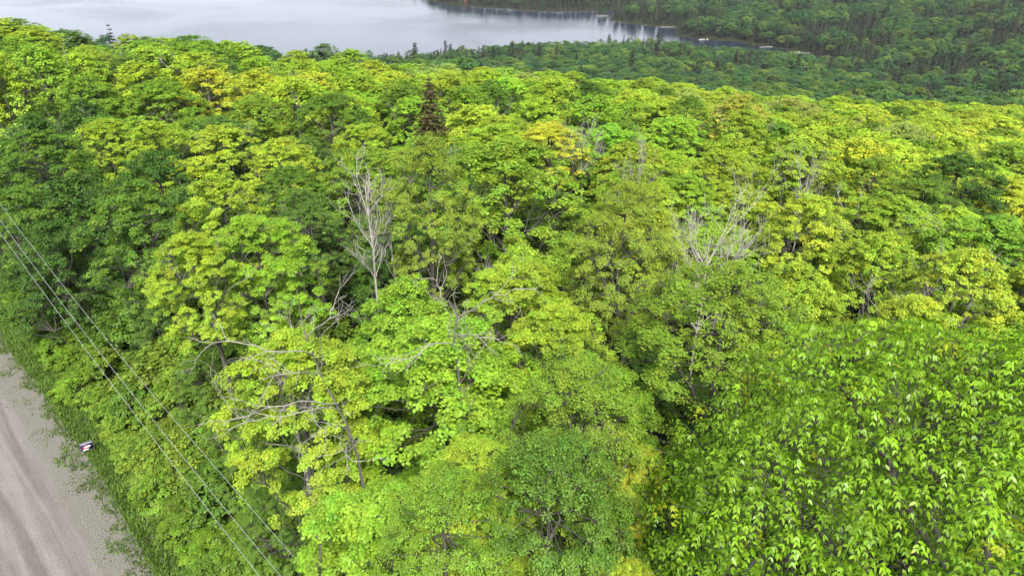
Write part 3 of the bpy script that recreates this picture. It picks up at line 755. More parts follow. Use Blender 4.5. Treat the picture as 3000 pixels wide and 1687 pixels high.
add_snag('dead_tree', 1850, 505, 34.8, 'second bare silver stem touching the wide dead tree', 74, spread=1.9, base=.07, nl=8, up=1.3, z0=.7)
add_snag('dead_tree', 1290, 545, 31.5, 'bare grey stems standing above the lime maple behind the centre', 75, spread=1.6, base=.08, nl=9, up=2.0, z0=.7)
add_snag('dead_tree', 1230, 560, 32.5, 'short grey bare stems left of the other stems behind the centre', 76, spread=1.4, base=.07, nl=8, up=2.0, z0=.7)
add_snag('dead_tree', 2390, 560, 37, 'grey bare crown beside the yellow green maple at the right edge', 77, spread=1.8, base=.09, nl=9, up=1.2, z0=.65)
add_snag('dead_tree', 2300, 640, 33, 'low tangle of bare grey limbs in the right middle', 78, spread=1.8, base=.09, nl=9, up=.8, z0=.65)
add_snag('dead_tree', 1620, 350, 58, 'upright bare tree in the middle distance right of centre', 79, spread=2.6, base=.12, nl=10, up=2.0, z0=.6)
add_snag('dead_tree', 2050, 360, 56, 'bare fan-shaped crown in the right middle distance', 80, spread=2.6, base=.11, nl=10, up=1.4, z0=.65)
add_snag('dead_tree', 1480, 300, 72, 'small bare grey crown among lime trees in the middle distance', 81, spread=2.8, base=.11, nl=10, up=1.6, z0=.65)
add_snag('dead_tree', 2530, 560, 37, 'thin bare stem at the right edge', 82, spread=1.5, base=.07, nl=7, up=1.6, z0=.65)
add_snag('dead_tree', 700, 690, 25.0, 'bare grey branched stem rising through the yellow green maple', 83, spread=2.0, base=.07, nl=8, up=1.5, z0=.62)
add_snag('dead_tree', 1150, 720, 23.0, 'grey forked bare stem among the central maple leaves', 85, spread=1.6, base=.06, nl=7, up=1.7, z0=.66)

def limb_tree(pathpx, limbs, label, seed, r0=.16, back=1.2):
    rs = np.random.RandomState(seed); W = Geo()
    P = [ray(a * VS, b2 * VS) * (d + back) for a, b2, d in pathpx]; x, y = P[0][0], P[0][1]; g0 = hz(x, y); base = np.array([x, y, g0])
    pts = np.array([base - [0, 0, .5], base + [.1, .1, (P[0][2] - g0) * .5]] + P) - base
    TR = Geo(); TR.tube(pts, np.linspace(r0 * 1.3, .015, len(pts)), 7)
    def grow(p, d, ln, r, lev):
        m = 6; pp = [p]; q = p.copy(); dd = d / np.linalg.norm(d)
        for _ in range(m - 1):
            dd = dd + rs.normal(size=3) * .2; dd /= np.linalg.norm(dd); q = q + dd * ln / (m - 1); pp.append(q)
        W.tube(np.array(pp), np.linspace(r, r * .3, m), 4)
        if lev < 2:
            for _ in range(3): grow(pp[rs.randint(2, m)], dd + rs.normal(size=3) * .6, ln * .5, r * .55, lev + 1)
    for L_ in limbs:
        Q = np.array([ray(a * VS, b2 * VS) * (d + back - (1.4 if i_ else 0)) for i_, (a, b2, d) in enumerate(L_)]) - base
        Q = np.array([[np.interp(t, np.linspace(0, 1, len(Q)), Q[:, k]) for k in range(3)] for t in np.linspace(0, 1, 9)]); Q = wig(Q, rs, .04)
        W.tube(Q, np.linspace(.026, .008, 9), 5)
        for k in range(2, 9):
            grow(Q[k], (Q[k] - Q[k - 1]) * 2 + rs.normal(size=3) * .25, .9 * (.5 + rs.rand()), .014, 1)
    o = bpy.data.objects.new('dead_tree', None); COL.objects.link(o); o.location = base
    link('trunk', TR.mesh('snag_trunk', [M_BARK], True), o); link('bare_limbs', W.mesh('snag_limbs', [M_GREY], True), o); tag(o, label, 'dead tree', 'leafless dead trees')
limb_tree([(900, 1150, 20.0), (870, 1060, 20.2), (815, 960, 20.4), (770, 850, 20.8), (750, 760, 21.2)],
          [[(850, 1015, 20.2), (760, 1012, 19.8), (680, 1028, 19.4), (590, 1052, 19.0)], [(855, 1030, 20.1), (790, 1022, 19.7), (700, 1045, 19.3), (620, 1060, 19.0)],
           [(800, 940, 20.4), (740, 930, 20.0), (690, 945, 19.6)], [(790, 890, 20.6), (690, 885, 20.4), (600, 860, 20.2), (500, 858, 20.0)],
           [(875, 1080, 20.0), (830, 1070, 19.4), (800, 1085, 19.0)], [(880, 1100, 20), (870, 1140, 19.0), (890, 1160, 18.6)], [(770, 850, 20.8), (830, 800, 20.6), (850, 740, 20.5)]],
          'dead tree whose long bare limbs reach out toward the power lines', 301, .05, 3.0)
limb_tree([(1150, 900, 20.8), (1140, 860, 21.0), (1150, 800, 21.4), (1140, 740, 21.8)],
          [[(1145, 870, 20.8), (1090, 860, 20.2), (1040, 900, 19.8), (985, 905, 19.4)], [(1150, 850, 21), (1180, 840, 20.8), (1215, 850, 20.5)], [(1150, 800, 21.4), (1230, 750, 21.3), (1310, 725, 21.2)], [(1145, 790, 21.4), (1110, 740, 21.4), (1090, 700, 21.4)]],
          'dead tree with curved bare limbs showing in the middle of the central maple', 302, .05, 3.4)

# conifers on the slope and skyline
def add_conifer(vx, vy_top, vy_bot, d, R, col, label, seed, nm='spruce_tree', fn=spruce, **kw):
    r = ray(vx * VS, vy_top * VS) * d; g0 = hz(r[0], r[1]); H = r[2] - g0
    o = bpy.data.objects.new(nm, None); COL.objects.link(o); o.location = (r[0], r[1], g0)
    Wd, Lf = fn(seed, H=H, R=R, **kw)
    link('trunk', Wd.mesh('conifer_trunk', [M_BARK], True), o); c = link('crown', Lf.mesh('conifer_crown', [M_LEAF]), o); c.color = (*col, 1)
    tag(o, label, 'tree', 'conifers'); hero_xy.append((r[0], r[1], R * .8, H, vx * VS, (vy_top * .2 + vy_bot * .8) * VS, d)); SN.append((o, label)); return o
add_conifer(1077, 186, 270, 80, 4.0, (.085, .07, .024), 'dark brown tinged spruce standing alone in the bright canopy', 91, nwh=40, nb=11, nn=60, nsz=.3)
add_conifer(268, 52, 100, 165, 2.8, (.03, .04, .03), 'small dark spruce against the lake at upper left', 92, nwh=18, nb=7, gap=.25, nsz=.5)
add_conifer(682, 112, 135, 175, 2.6, (.035, .04, .03), 'tiny dark spruce tip against the lake left of centre', 93, nwh=20, nb=8, nsz=.5)

# ------------------------------------------------------------------ fill of the near slope
def occludes(x, y, H, R):
    """true when a filler tree would stand in front of a hero crown"""
    g0 = hz(x, y); px, py, d = project((x, y, g0 + H * .68)); w_ = R / d * FPX
    ptop = project((x, y, g0 + H))[1]
    for (hx, hy, hR, hH, hpx, hpy, hd) in hero_xy:
        if d < hd - 1 and abs(px - hpx) < w_ * .8 + hR / hd * FPX * .75:
            if ptop < hpy + hR / hd * FPX * .5 and (py + 8) > hpy - hR / hd * FPX: return True
    return False
rsf = np.random.RandomState(99)
# openings in the canopy: view position (2576 wide) and half sizes
GAPS = [(460, 690, 75, 85), (840, 560, 55, 75), (1220, 750, 50, 45), (1450, 760, 60, 50), (1200, 1260, 55, 60), (1560, 1350, 60, 80), (2200, 800, 70, 40), (1300, 560, 60, 40), (350, 620, 60, 70), (960, 1420, 60, 50), (1640, 960, 40, 40), (2250, 440, 50, 30)]
def in_gap(x, y, H):
    px, py, d = project((x, y, hz(x, y) + H * .85)); return any(abs(px / VS - a) < c + 30 and abs(py / VS - b2) < e + 30 for a, b2, c, e in GAPS)
LOW = []
pts = []
cand = []
step = 4.3
for yy in np.arange(4, 235, step):
    for xx in np.arange(-.95 * yy - 26, .95 * yy + 22, step):
        cand.append((xx + rsf.uniform(-1.6, 1.6), yy + rsf.uniform(-1.6, 1.6)))
fill = []
for (x, y) in cand:
    if x * RN[0] + y * RN[1] - EDGE < (14.0 if y < 30 else 12): continue           # road corridor
    ridge = 165 + 12 * math.sin(x * .05) + max(0, min(40, (x - 20) * .3))
    if y > ridge: continue
    dist = math.hypot(x, y)
    R = rsf.uniform(2.8, 5.3) + min(1.5, dist / 70)
    pxx, pyy, _ = project((x, y, gz(x, y) + 12))
    if pxx < -260 or pxx > 3260: continue
    if any((x - a) ** 2 + (y - b2) ** 2 < (.66 * (R + hR)) ** 2 for a, b2, hR, *_ in hero_xy): continue
    if any((x - a) ** 2 + (y - b2) ** 2 < (.62 * (R + R2)) ** 2 for a, b2, R2 in fill[-160:]): continue
    if (x - ASHXY[0]) ** 2 + (y - ASHXY[1]) ** 2 < 70: continue
    H = 15.2 + rsf.normal() * (1.1 if dist < 90 else .6) + 2.0 * (float(vnoise(x, y, 22)) - .5)
    if dist < 22: H -= 2.5
    small = False
    if dist < 62 and in_gap(x, y, H): continue
    if occludes(x, y, H, R):
        H *= .72; R *= .8; small = True
        if occludes(x, y, H, R):
            H *= .7; 
            if occludes(x, y, H, R): continue
    fill.append((x, y, R)); pts.append((x, y, H, R, small))
for yy in np.arange(5, 62, 2.6):      # low trees growing in the shade between the tall ones
    for xx in np.arange(-.95 * yy - 20, .95 * yy + 16, 2.6):
        x, y = xx + rsf.uniform(-1.1, 1.1), yy + rsf.uniform(-1.1, 1.1)
        if x * RN[0] + y * RN[1] - EDGE < 15: continue
        px, py, d_ = project((x, y, gz(x, y) + 7))
        if px < -100 or px > 3100 or py > 1900: continue
        if (x - ASHXY[0]) ** 2 + (y - ASHXY[1]) ** 2 < 36: continue
        if any((x - q[0]) ** 2 + (y - q[1]) ** 2 < 2.3 ** 2 for q in fill) or any((x - q[0]) ** 2 + (y - q[1]) ** 2 < 2.3 ** 2 for q in hero_xy): continue
        if any((x - q[0]) ** 2 + (y - q[1]) ** 2 < 3.3 ** 2 for q in LOW): continue
        H = rsf.uniform(6, 9.5); R = rsf.uniform(1.9, 2.8)
        if in_gap(x, y, 15):
            if px < 1100 or rsf.rand() < .7: continue
            H *= .7
        LOW.append((x, y)); pts.append((x, y, H, R, True))
print('low trees', len(LOW))
pts.sort(key=lambda t: math.hypot(t[0], t[1]))
NIND = 300 - len(HERO) - 1
print('near slope trees', len(pts), 'individual', min(NIND, len(pts)))
def fill_colour(x, y, rsx, small):
    nz = float(vnoise(x, y, 16)) + .35 * rsx.normal()
    if x < -14 and y < 45: ch = rsx.choice(['dark', 'mid', 'cool', 'green'], p=[.3, .35, .2, .15])
    elif small: ch = rsx.choice(['mid', 'green', 'cool', 'dark'])
    elif x > 22 and y > 25: ch = 'yell' if nz > .62 else ('lime' if nz > .22 else rsx.choice(['green', 'pale', 'olive', 'mid']))
    elif x < -60: ch = 'lime' if nz > .6 else ('green' if nz > .15 else 'mid')
    else: ch = 'yell' if nz > .88 else ('lime' if nz > .48 else ('bright' if nz > .2 else rsx.choice(['mid', 'olive', 'pale', 'green'])))
    c = np.array(K[ch]) * (1 + .10 * rsx.normal()); c[0] *= 1 + .08 * rsx.normal()
    return ch, tuple(np.clip(c, .01, .6))
rest = []
for i, (x, y, H, R, small) in enumerate(pts):
    ch, c = fill_colour(x, y, rsf, small)
    if i >= NIND: rest.append((x, y, H, R, c)); continue
    d = math.hypot(x, y) 
    fine = rsf.rand() < (.28 if ch in ('olive', 'mid', 'pale', 'cool') else .06)
    lod = (PF if d < 36 else PG) if fine else (PA if d < 32 else (PB if d < 80 else PC))
    o = add_tree('beech_tree' if fine else 'maple_tree', x, y, H, R, c, lod, kz=(rsf.uniform(1.05, 1.35) if x * RN[0] + y * RN[1] - EDGE < 24 else rsf.uniform(.68, .9)), dead=rsf.rand() < .5, rs=rsf)
    TREES[-1].update(ck=ch, hero=False)

# ------------------------------------------------------------------ instanced woods (stuff)
def gn_scatter(name, P, rot, scl, pidx, tcol, proto_objs):
    me = bpy.data.meshes.new(name); n = len(P)
    me.vertices.add(n); me.vertices.foreach_set('co', np.asarray(P, np.float32).ravel())
    def att(nm, ty, key, arr, dt=np.float32):
        a = me.attributes.new(nm, ty, 'POINT'); a.data.foreach_set(key, np.asarray(arr, dt).ravel())
    att('rot', 'FLOAT_VECTOR', 'vector', rot); att('scl', 'FLOAT_VECTOR', 'vector', scl)
    att('pidx', 'INT', 'value', pidx, np.int32); att('tcol', 'FLOAT_COLOR', 'color', np.concatenate([tcol, np.ones((n, 1))], 1))
    o = link(name, me)
    c = bpy.data.collections.new(name + '_kinds')
    for k, (nm, pm) in enumerate(proto_objs):
        po = bpy.data.objects.new('%02d_%s' % (k, nm), pm); c.objects.link(po)
    ng = bpy.data.node_groups.new(name + '_scatter', 'GeometryNodeTree')
    ng.interface.new_socket('Geometry', in_out='INPUT', socket_type='NodeSocketGeometry')
    ng.interface.new_socket('Geometry', in_out='OUTPUT', socket_type='NodeSocketGeometry')
    gi = ng.nodes.new('NodeGroupInput'); g_o = ng.nodes.new('NodeGroupOutput')
    ip = ng.nodes.new('GeometryNodeInstanceOnPoints'); ci = ng.nodes.new('GeometryNodeCollectionInfo')
    ci.inputs['Collection'].default_value = c; ci.inputs['Separate Children'].default_value = True; ci.inputs['Reset Children'].default_value = True
    ip.inputs['Pick Instance'].default_value = True
    def na(nm, ty):
        q = ng.nodes.new('GeometryNodeInputNamedAttribute'); q.data_type = ty; q.inputs['Name'].default_value = nm; return q.outputs['Attribute']
    ng.links.new(gi.outputs[0], ip.inputs['Points']); ng.links.new(ci.outputs[0], ip.inputs['Instance'])
    ng.links.new(na('pidx', 'INT'), ip.inputs['Instance Index']); ng.links.new(na('rot', 'FLOAT_VECTOR'), ip.inputs['Rotation'])
    ng.links.new(na('scl', 'FLOAT_VECTOR'), ip.inputs['Scale']); ng.links.new(ip.outputs[0], g_o.inputs[0])
    md = o.modifiers.new('scatter', 'NODES'); md.node_group = ng
    return o
def both(W, L, nm, wm=M_BARK):
    g = Geo()
    for src, mi in ((L, 0), (W, 1)):
        off = g.n
        for v, li, lt, c in zip(src.v, src.li, src.lt, src.c):
            g.v.append(v); g.li.append(li + off); g.lt.append(lt); g.c.append(c); g.m.append(np.full(len(lt), mi))
        g.n += src.n
    return g.mesh(nm, [M_LEAFI, wm])
print('far protos...')
rsx = np.random.RandomState(17)
# rest of the bright slope
bl = [('maple', both(*crown_tree(s, npad=85, nsub=7, nleaf=13, lsize=.26, rp=.78, sub=.33, twigs=False, pole=True), 'wood_maple')) for s in (101, 102, 103, 104, 105)]
P = np.array([(x, y, hz(x, y)) for x, y, *_ in rest])
if len(P):
    n = len(P); sc = np.array([(R / R0, R / R0, H / H0 * .97) for _, _, H, R, _ in rest])
    o = gn_scatter('canopy_woods', P, np.stack([np.zeros(n), np.zeros(n), rsx.rand(n) * 6.28], 1), sc, rsx.randint(0, 5, n), np.array([t[4] for t in rest]), bl)
    tag(o, 'continuous bright lime tree canopy on the farther part of the near slope', 'woods', kind='stuff')

# far forest: broadleaf crowns mixed with clumps of dark and rusty conifers
near_l = [('broadleaf', both(*crown_tree(s, npad=70, nsub=6, nleaf=9, lsize=.38, rp=.85, sub=.42, twigs=False, shell=.8, var=.1, pole=True), 'wood_broadleaf')) for s in (111, 112, 113, 114, 115)]
far_l = [('broadleaf', both(*crown_tree(s, npad=48, nsub=5, nleaf=6, lsize=.62, rp=1.0, sub=.55, twigs=False, shell=.85, var=.1, pole=True), 'wood_broadleaf')) for s in (121, 122, 123, 124)]
con_n = [('conifer', both(*spruce(s, H=15, R=2.3, nwh=20, nb=8, nn=12, nsz=.7), 'wood_conifer')) for s in (131, 132, 133)]
con_f = [('conifer', both(*spruce(s, H=15, R=2.3, nwh=13, nb=6, nn=8, nsz=1.0), 'wood_conifer')) for s in (141, 142, 143)]
pin_f = [('pine', both(*pine(s, H=22, R=4.2, nn=22, sz=.8), 'wood_pine')) for s in (151, 152)]
allp = near_l + far_l + con_n + con_f + pin_f
C2 = []
def grid_pts(y0, y1, st):
    for yy in np.arange(y0, y1, st):
        w_ = .86 * yy + 40
        xs = np.arange(-w_, w_, st)
        for xx in xs: yield xx + rsx.uniform(-.42, .42) * st, yy + rsx.uniform(-.42, .42) * st
A = np.array(list(grid_pts(165, 440, 6.4)) + list(grid_pts(440, 800, 7.0)) + list(grid_pts(800, 1500, 8.2)))
sdv = lake_sd(A[:, 0], A[:, 1]); hv = height(A[:, 0], A[:, 1], sdv)
ridge = 165 + 12 * np.sin(A[:, 0] * .05) + np.clip((A[:, 0] - 20) * .3, 0, 40)
keep = (sdv > 1.5) & (A[:, 1] > ridge + 3)
# leave out what stands outside the view or wholly behind the near ridge
ax = A[:, 1] * CP - (hv + 18) * SP; pxx = 1500 + FPX * A[:, 0] / ax; pyy = 843.5 - FPX * (A[:, 1] * SP + (hv + 18) * CP) / ax
keep &= (pxx > -350) & (pxx < 3350) & (pyy > -60)
keep &= ~((A[:, 0] < -230) & (A[:, 1] > 260) & (A[:, 1] < 700))
A, sdv, hv = A[keep], sdv[keep], hv[keep]; n = len(A)
cl = .65 * vnoise(A[:, 0], A[:, 1], 48) + .35 * vnoise(A[:, 0] + 300, A[:, 1], 17)
pc = sstep(.42, .60, cl) * .85 + .10; pc = np.where((sdv < 28) & (A[:, 1] > 690), np.maximum(pc, .62), pc)
pc = np.where((A[:, 1] < 420), pc * .35, pc)
isc = rsx.rand(n) < pc
isp = isc & (rsx.rand(n) < .05) & (A[:, 1] > 450)
farm = A[:, 1] > 520
pidx = np.where(isp, 15 + rsx.randint(0, 2, n), np.where(isc, np.where(farm, 12 + rsx.randint(0, 3, n), 9 + rsx.randint(0, 3, n)), np.where(farm, 5 + rsx.randint(0, 4, n), rsx.randint(0, 5, n))))
Rr = np.where(isc, rsx.uniform(.75, 1.2, n), rsx.uniform(.95, 1.55, n) * np.where(A[:, 1] < 440, 1.0, 1.15)); Hh = np.where(isc, rsx.uniform(.75, 1.45, n) * np.where(A[:, 1] < 700, .8, 1), rsx.uniform(.8, 1.05, n))
Hh = np.where(sdv < 12, Hh * .75, Hh)
bc = np.array([(.076, .165, .038), (.102, .19, .036), (.056, .138, .046), (.132, .20, .042), (.078, .14, .058), (.175, .25, .042)])  # cloud shadow over the far woods is put into these darker, cooler greens
cc = np.array([(.033, .06, .03), (.052, .062, .03), (.072, .066, .034), (.042, .078, .032), (.066, .092, .036)])
cz = vnoise(A[:, 0], A[:, 1], 30)
tc_ = np.where(isc[:, None], cc[np.clip((cz * 5 + rsx.normal(size=n) * .8).astype(int), 0, 4)], bc[rsx.choice(6, n, p=[.26, .22, .2, .14, .12, .06])])
tc_ = tc_ * np.where(A[:, 1:2] > 430, np.array([[.92, .97, .98]]), np.array([[1., 1., 1.]])) * (1 + .20 * rsx.normal(size=(n, 1))).clip(.6, 1.5)
o = gn_scatter('distant_forest', np.stack([A[:, 0], A[:, 1], hv - .2], 1), np.stack([np.zeros(n), np.zeros(n), rsx.rand(n) * 6.28], 1), np.stack([Rr, Rr, Hh], 1), pidx, tc_, allp)
tag(o, 'mixed forest, tinted dark for cloud shadow, of leafy crowns and rusty conifers around the lake', 'forest', kind='stuff')
print('far trees', n)

# understorey: low leafy plants on the forest floor of the near slope
up = [('understorey', both(*bush(s, R=1.7, H=3.0, n=34, nleaf=22, ls=.20, tmpl=KITE), 'wood_understorey')) for s in (161, 162, 163)]
U = []
for yy in np.arange(3, 120, 2.6):
    for xx in np.arange(-.95 * yy - 24, .95 * yy + 20, 2.6):
        x, y = xx + rsx.uniform(-1.2, 1.2), yy + rsx.uniform(-1.2, 1.2)
        q = x * RN[0] + y * RN[1] - EDGE
        if q < 5.5 or rsx.rand() < .2: continue
        U.append((x, y, gz(x, y) if y < 155 else hz(x, y)))
U = np.array(U); n = len(U); us = rsx.uniform(.6, 1.5, n)
ucol = np.array([(.05, .12, .018), (.07, .15, .02), (.09, .17, .02), (.04, .09, .02)])[rsx.randint(0, 4, n)]
o = gn_scatter('undergrowth', U, np.stack([np.zeros(n), np.zeros(n), rsx.rand(n) * 6.28], 1), np.stack([us, us, us * rsx.uniform(.7, 1.5, n)], 1), rsx.randint(0, 3, n), ucol, up)
tag(o, 'shaded leafy undergrowth covering the forest floor below the trees', 'undergrowth', kind='stuff')

# ------------------------------------------------------------------ roadside shrubs and saplings
BS = meshes(protos(crown_tree, [171, 172, 173, 174], npad=34, nsub=8, nleaf=22, lsize=.46, tmpl=ELL, rp=1.5, sub=.75, flat=.45, shell=.6, top=.45, var=.22), 'shrub')
SAP = meshes(protos(crown_tree, [181, 182, 183], npad=75, nsub=7, nleaf=20, lsize=.42, tmpl=ELL, rp=1.15, sub=.62, flat=.35, shell=.5, top=.2), 'sapling')
SHR = []
rsb = np.random.RandomState(31)
for row, (q0, q1, st) in enumerate([(1.5, 2.5, 1.4), (3.1, 4.2, 1.65), (4.6, 5.8, 1.8), (6.1, 7.2, 1.9)]):
    s = -2.0
    while s < 62:
        s += st * rsb.uniform(.75, 1.3); q = rsb.uniform(q0, q1) + .6 * road_edge_wobble(s)
        x, y = rpos(s, q)
        px, py, d = project((x, y, gz(x, y) + 1))
        if px < -60 or py > 1760 or y < 3: continue
        o = bpy.data.objects.new('shrub', None); COL.objects.link(o); o.location = (x, y, gz(x, y))
        k = rsb.uniform(.65, 1.35) * (.8 + .2 * row); o.scale = (k * .34, k * .34, k * rsb.uniform(.15, .42)); o.rotation_euler = (0, 0, rsb.rand() * 6.28)
        sm, lm = BS[rsb.randint(4)]
        link('stems', sm, o, (0, 0, .6)); c = link('leaves', lm, o, (0, 0, .3))
        nz = float(vnoise(s, 5, 7)) + .2 * rsb.normal()
        ch = ('bramble' if nz > .6 else 'olive' if nz > .5 else 'green' if nz > .35 else 'mid') if row < 3 else ('olive' if nz > .7 else 'mid')
        c.color = (*(np.array(K[ch]) * (.6 + .4 * rsb.rand())), 1)
        SHR.append(dict(o=o, x=x, y=y, z=gz(x, y), H=1.8 * k, R=1.2 * k, ck=ch, row=row, s=s))
SPL = []
for row, (q0, q1, st) in enumerate([(7.0, 8.2, 2.0), (8.8, 10.2, 2.2), (10.8, 12.0, 2.3), (13.0, 14.6, 2.5)]):
    s = -4.0
    while s < 60:
        s += st * rsb.uniform(.75, 1.3); q = rsb.uniform(q0, q1)
        x, y = rpos(s, q); px, py, d = project((x, y, gz(x, y) + 3))
        if px < -80 or py > 1780 or y < 3: continue
        H = rsb.uniform(3.2, 5.2) + .7 * row; R = rsb.uniform(1.3, 1.9)
        if occludes(x, y, H, R): H *= .8
        ch = rsb.choice(['mid', 'cool', 'green', 'olive'], p=[.45, .2, .25, .1])
        o = add_tree('sapling', x, y, H, R, tuple(np.array(K[ch]) * (.7 + .25 * rsb.rand())), SAP, rs=rsb, full=True); TREES.pop()
        SPL.append(dict(o=o, x=x, y=y, z=gz(x, y), H=H, R=R, ck=ch, row=row, s=s))
print('shrubs', len(SHR), 'saplings', len(SPL))

# ------------------------------------------------------------------ power lines
def wire(pxs, off, label):
    """the three pixels of one wire give its height above the line parallel to the road"""
    base = np.array([-17.1, 25.0]) + RN * off
    ks = []
    for (a, b2) in pxs:
        r = ray(a, b2); M = np.array([[r[0], -RD[0]], [r[1], -RD[1]]]); t, s = np.linalg.solve(M, base); ks.append((s, t * r[2]))
    ks = np.array(ks); co = np.polyfit(ks[:, 0], ks[:, 1], 2)
    if co[0] < .0002: co = np.append([.0006], np.polyfit(ks[:, 0], ks[:, 1] - .0006 * ks[:, 0] ** 2, 1))
    print(label, ks, co)
    s = np.linspace(-22, 75, 80)
    P = np.stack([base[0] + RD[0] * s, base[1] + RD[1] * s, np.polyval(co, s)], 1)
    g = Geo(); g.tube(P, .008, 6); o = link('power_line', g.mesh('power_line', [M_WIRE], True)); tag(o, label, 'power line', 'overhead wires beside the road')
wire([(0, 599), (418, 1120), (913, 1687)], 0.0, 'overhead wire nearest the trees, rightmost of the three')
wire([(0, 645), (361, 1120), (823, 1687)], -.75, 'middle one of the three overhead wires')
wire([(0, 682), (324, 1120), (761, 1687)], -1.25, 'overhead wire nearest the road, leftmost of the three')

# ------------------------------------------------------------------ roadside sign
M_NAVY = simple('navy_paint', (.012, .02, .07), .4); M_WHT = simple('white_paint', (.72, .72, .74), .5, (.62, .62, .66)); M_RED = simple('red_paint', (.5, .012, .06), .4, (.42, .01, .05))
M_STEEL = simple('steel_wire', (.35, .36, .36), .4, metal=.7); M_GRYP = simple('grey_print', (.25, .26, .30), .5)
def boxg(cx, cy, cz, sx, sy, sz, g=None):
    g = g or Geo(); v = np.array([(a, b2, c) for a in (-1, 1) for b2 in (-1, 1) for c in (-1, 1)], float) * [sx / 2, sy / 2, sz / 2] + [cx, cy, cz]
    g.add(v, [[0, 1, 3, 2], [4, 6, 7, 5], [0, 4, 5, 1], [2, 3, 7, 6], [0, 2, 6, 4], [1, 5, 7, 3]], (1, 1, 1)); return g
sp = on_ground(262, 1332); sgn = bpy.data.objects.new('yard_sign', None); COL.objects.link(sgn)
sgn.location = (sp[0], sp[1], gz(sp[0], sp[1])); sgn.rotation_euler = (R_(-10), R_(4), R_(36))
tag(sgn, 'small navy and white yard sign with a red and white oval beside the road', 'sign')
SW, SH, SZ = .60, .50, .34
link('panel', boxg(0, 0, SZ + SH / 2, SW, .014, SH).mesh('sign_panel', [M_NAVY]), sgn)
g = Geo()
for sxx in (-1, 1): g.tube([(sxx * (SW / 2 + .008), 0, -.2), (sxx * (SW / 2 + .008), 0, SZ + SH + .01)], .011, 6)
g.tube([(-SW / 2 - .01, 0, SZ + SH + .01), (SW / 2 + .01, 0, SZ + SH + .01)], .011, 6); g.tube([(-SW / 2 - .01, 0, SZ - .01), (SW / 2 + .01, 0, SZ - .01)], .009, 6)
link('frame', g.mesh('sign_frame', [M_STEEL]), sgn)
def ellipse(cx, cz, a, b2, y, m, nm, tilt=.12):
    g = Geo(); th = np.linspace(0, 2 * math.pi, 40, endpoint=False)
    x = a * np.cos(th); z = b2 * np.sin(th); X_ = cx + x * math.cos(tilt) - z * math.sin(tilt); Z_ = cz + x * math.sin(tilt) + z * math.cos(tilt)
    f = np.stack([X_, np.full(40, y), Z_], 1); bk = f + [0, .003, 0]
    g.add(np.concatenate([f, bk]), [list(range(40))], (1, 1, 1)); g.add(np.concatenate([f, bk]), [[i, (i + 1) % 40, 40 + (i + 1) % 40, 40 + i] for i in range(40)], (1, 1, 1))
    return link(nm, g.mesh(nm, [m]), sgn)
ellipse(-.04, SZ + .205, .21, .095, -.010, M_RED, 'red_oval'); ellipse(.015, SZ + .215, .175, .06, -.013, M_WHT, 'white_oval')
for k, (zz, ww) in enumerate([(.225, .24), (.19, .28)]):
    link('logo_stripe', boxg(.02, -.017, SZ + zz, ww, .002, .012).mesh('logo_stripe', [M_GRYP]), sgn)
link('bottom_strip', boxg(-.07, -.010, SZ + .05, .30, .004, .07).mesh('bottom_strip', [M_WHT]), sgn)
cu = bpy.data.curves.new('sign_text', 'FONT'); cu.body = 'Realty of Maine'; cu.size = .09; cu.align_x = 'CENTER'; cu.extrude = .002; cu.offset = .0015; cu.materials.append(M_WHT)
to = bpy.data.objects.new('lettering', cu); COL.objects.link(to); bpy.context.view_layer.update()
dg = bpy.context.evaluated_depsgraph_get(); tme = bpy.data.meshes.new_from_object(to.evaluated_get(dg)); tme.name = 'lettering'
bpy.data.objects.remove(to); to = link('lettering', tme, sgn, (0, -.0125, SZ + SH - .095)); to.rotation_euler = (math.pi / 2, 0, 0)
if not tme.materials: tme.materials.append(M_WHT)

# ------------------------------------------------------------------ lake shore things
M_DOCK = simple('dock_boards', (.55, .54, .50), .8, (.42, .41, .38)); M_REDW = simple('red_siding', (.28, .06, .05), .7, (.22, .05, .04)); M_ROOF = simple('roof_sheet', (.20, .08, .07), .7)
M_HULL = simple('white_hull', (.42, .42, .42), .5, (.36, .36, .36)); M_ROCK = simple('shore_rock', (.17, .165, .15), .9, (.07, .07, .06)); M_DARK = simple('window_glass', (.03, .035, .04), .1)
def dock(a, b2, wd, label, nlegs=6):
    p, q = at_level(*a, LAKE + .6), at_level(*b2, LAKE + .6)
    d = q - p; ln = np.linalg.norm(d[:2]); ang = math.atan2(d[1], d[0])
    o = bpy.data.objects.new('dock', None); COL.objects.link(o); o.location = (p[0], p[1], LAKE); o.rotation_euler = (0, 0, ang)
    g = Geo(); k = int(ln / .5)
    for i in range(k): boxg((i + .5) * ln / k, 0, .6, ln / k * .92, wd, .08, g)
    link('deck', g.mesh('dock_deck', [M_DOCK]), o)
    for i in range(nlegs):
        for s_ in (-1, 1):
            g = Geo(); g.tube([(ln * (i + .3) / nlegs, s_ * wd * .42, -1.5), (ln * (i + .3) / nlegs, s_ * wd * .42, .9)], .09, 6); link('post', g.mesh('dock_post', [M_DOCK]), o)
    tag(o, label, 'dock', 'docks on the far shore'); return o
dock((1935, 80), (1982, 80), 1.9, 'long pale dock left of the wooded point on the far shore')
dock((2225, 139), (2264, 138), 1.7, 'pale dock in the middle of the narrow arm of the lake')
dock((2312, 153), (2345, 153), 1.5, 'short dock near the end of the lake arm')
dock((2352, 157), (2374, 156), 1.4, 'dock beside the white boat near the end of the lake arm')
dock((1360, 16), (1384, 17), 2.2, 'dock in front of the red boathouse')
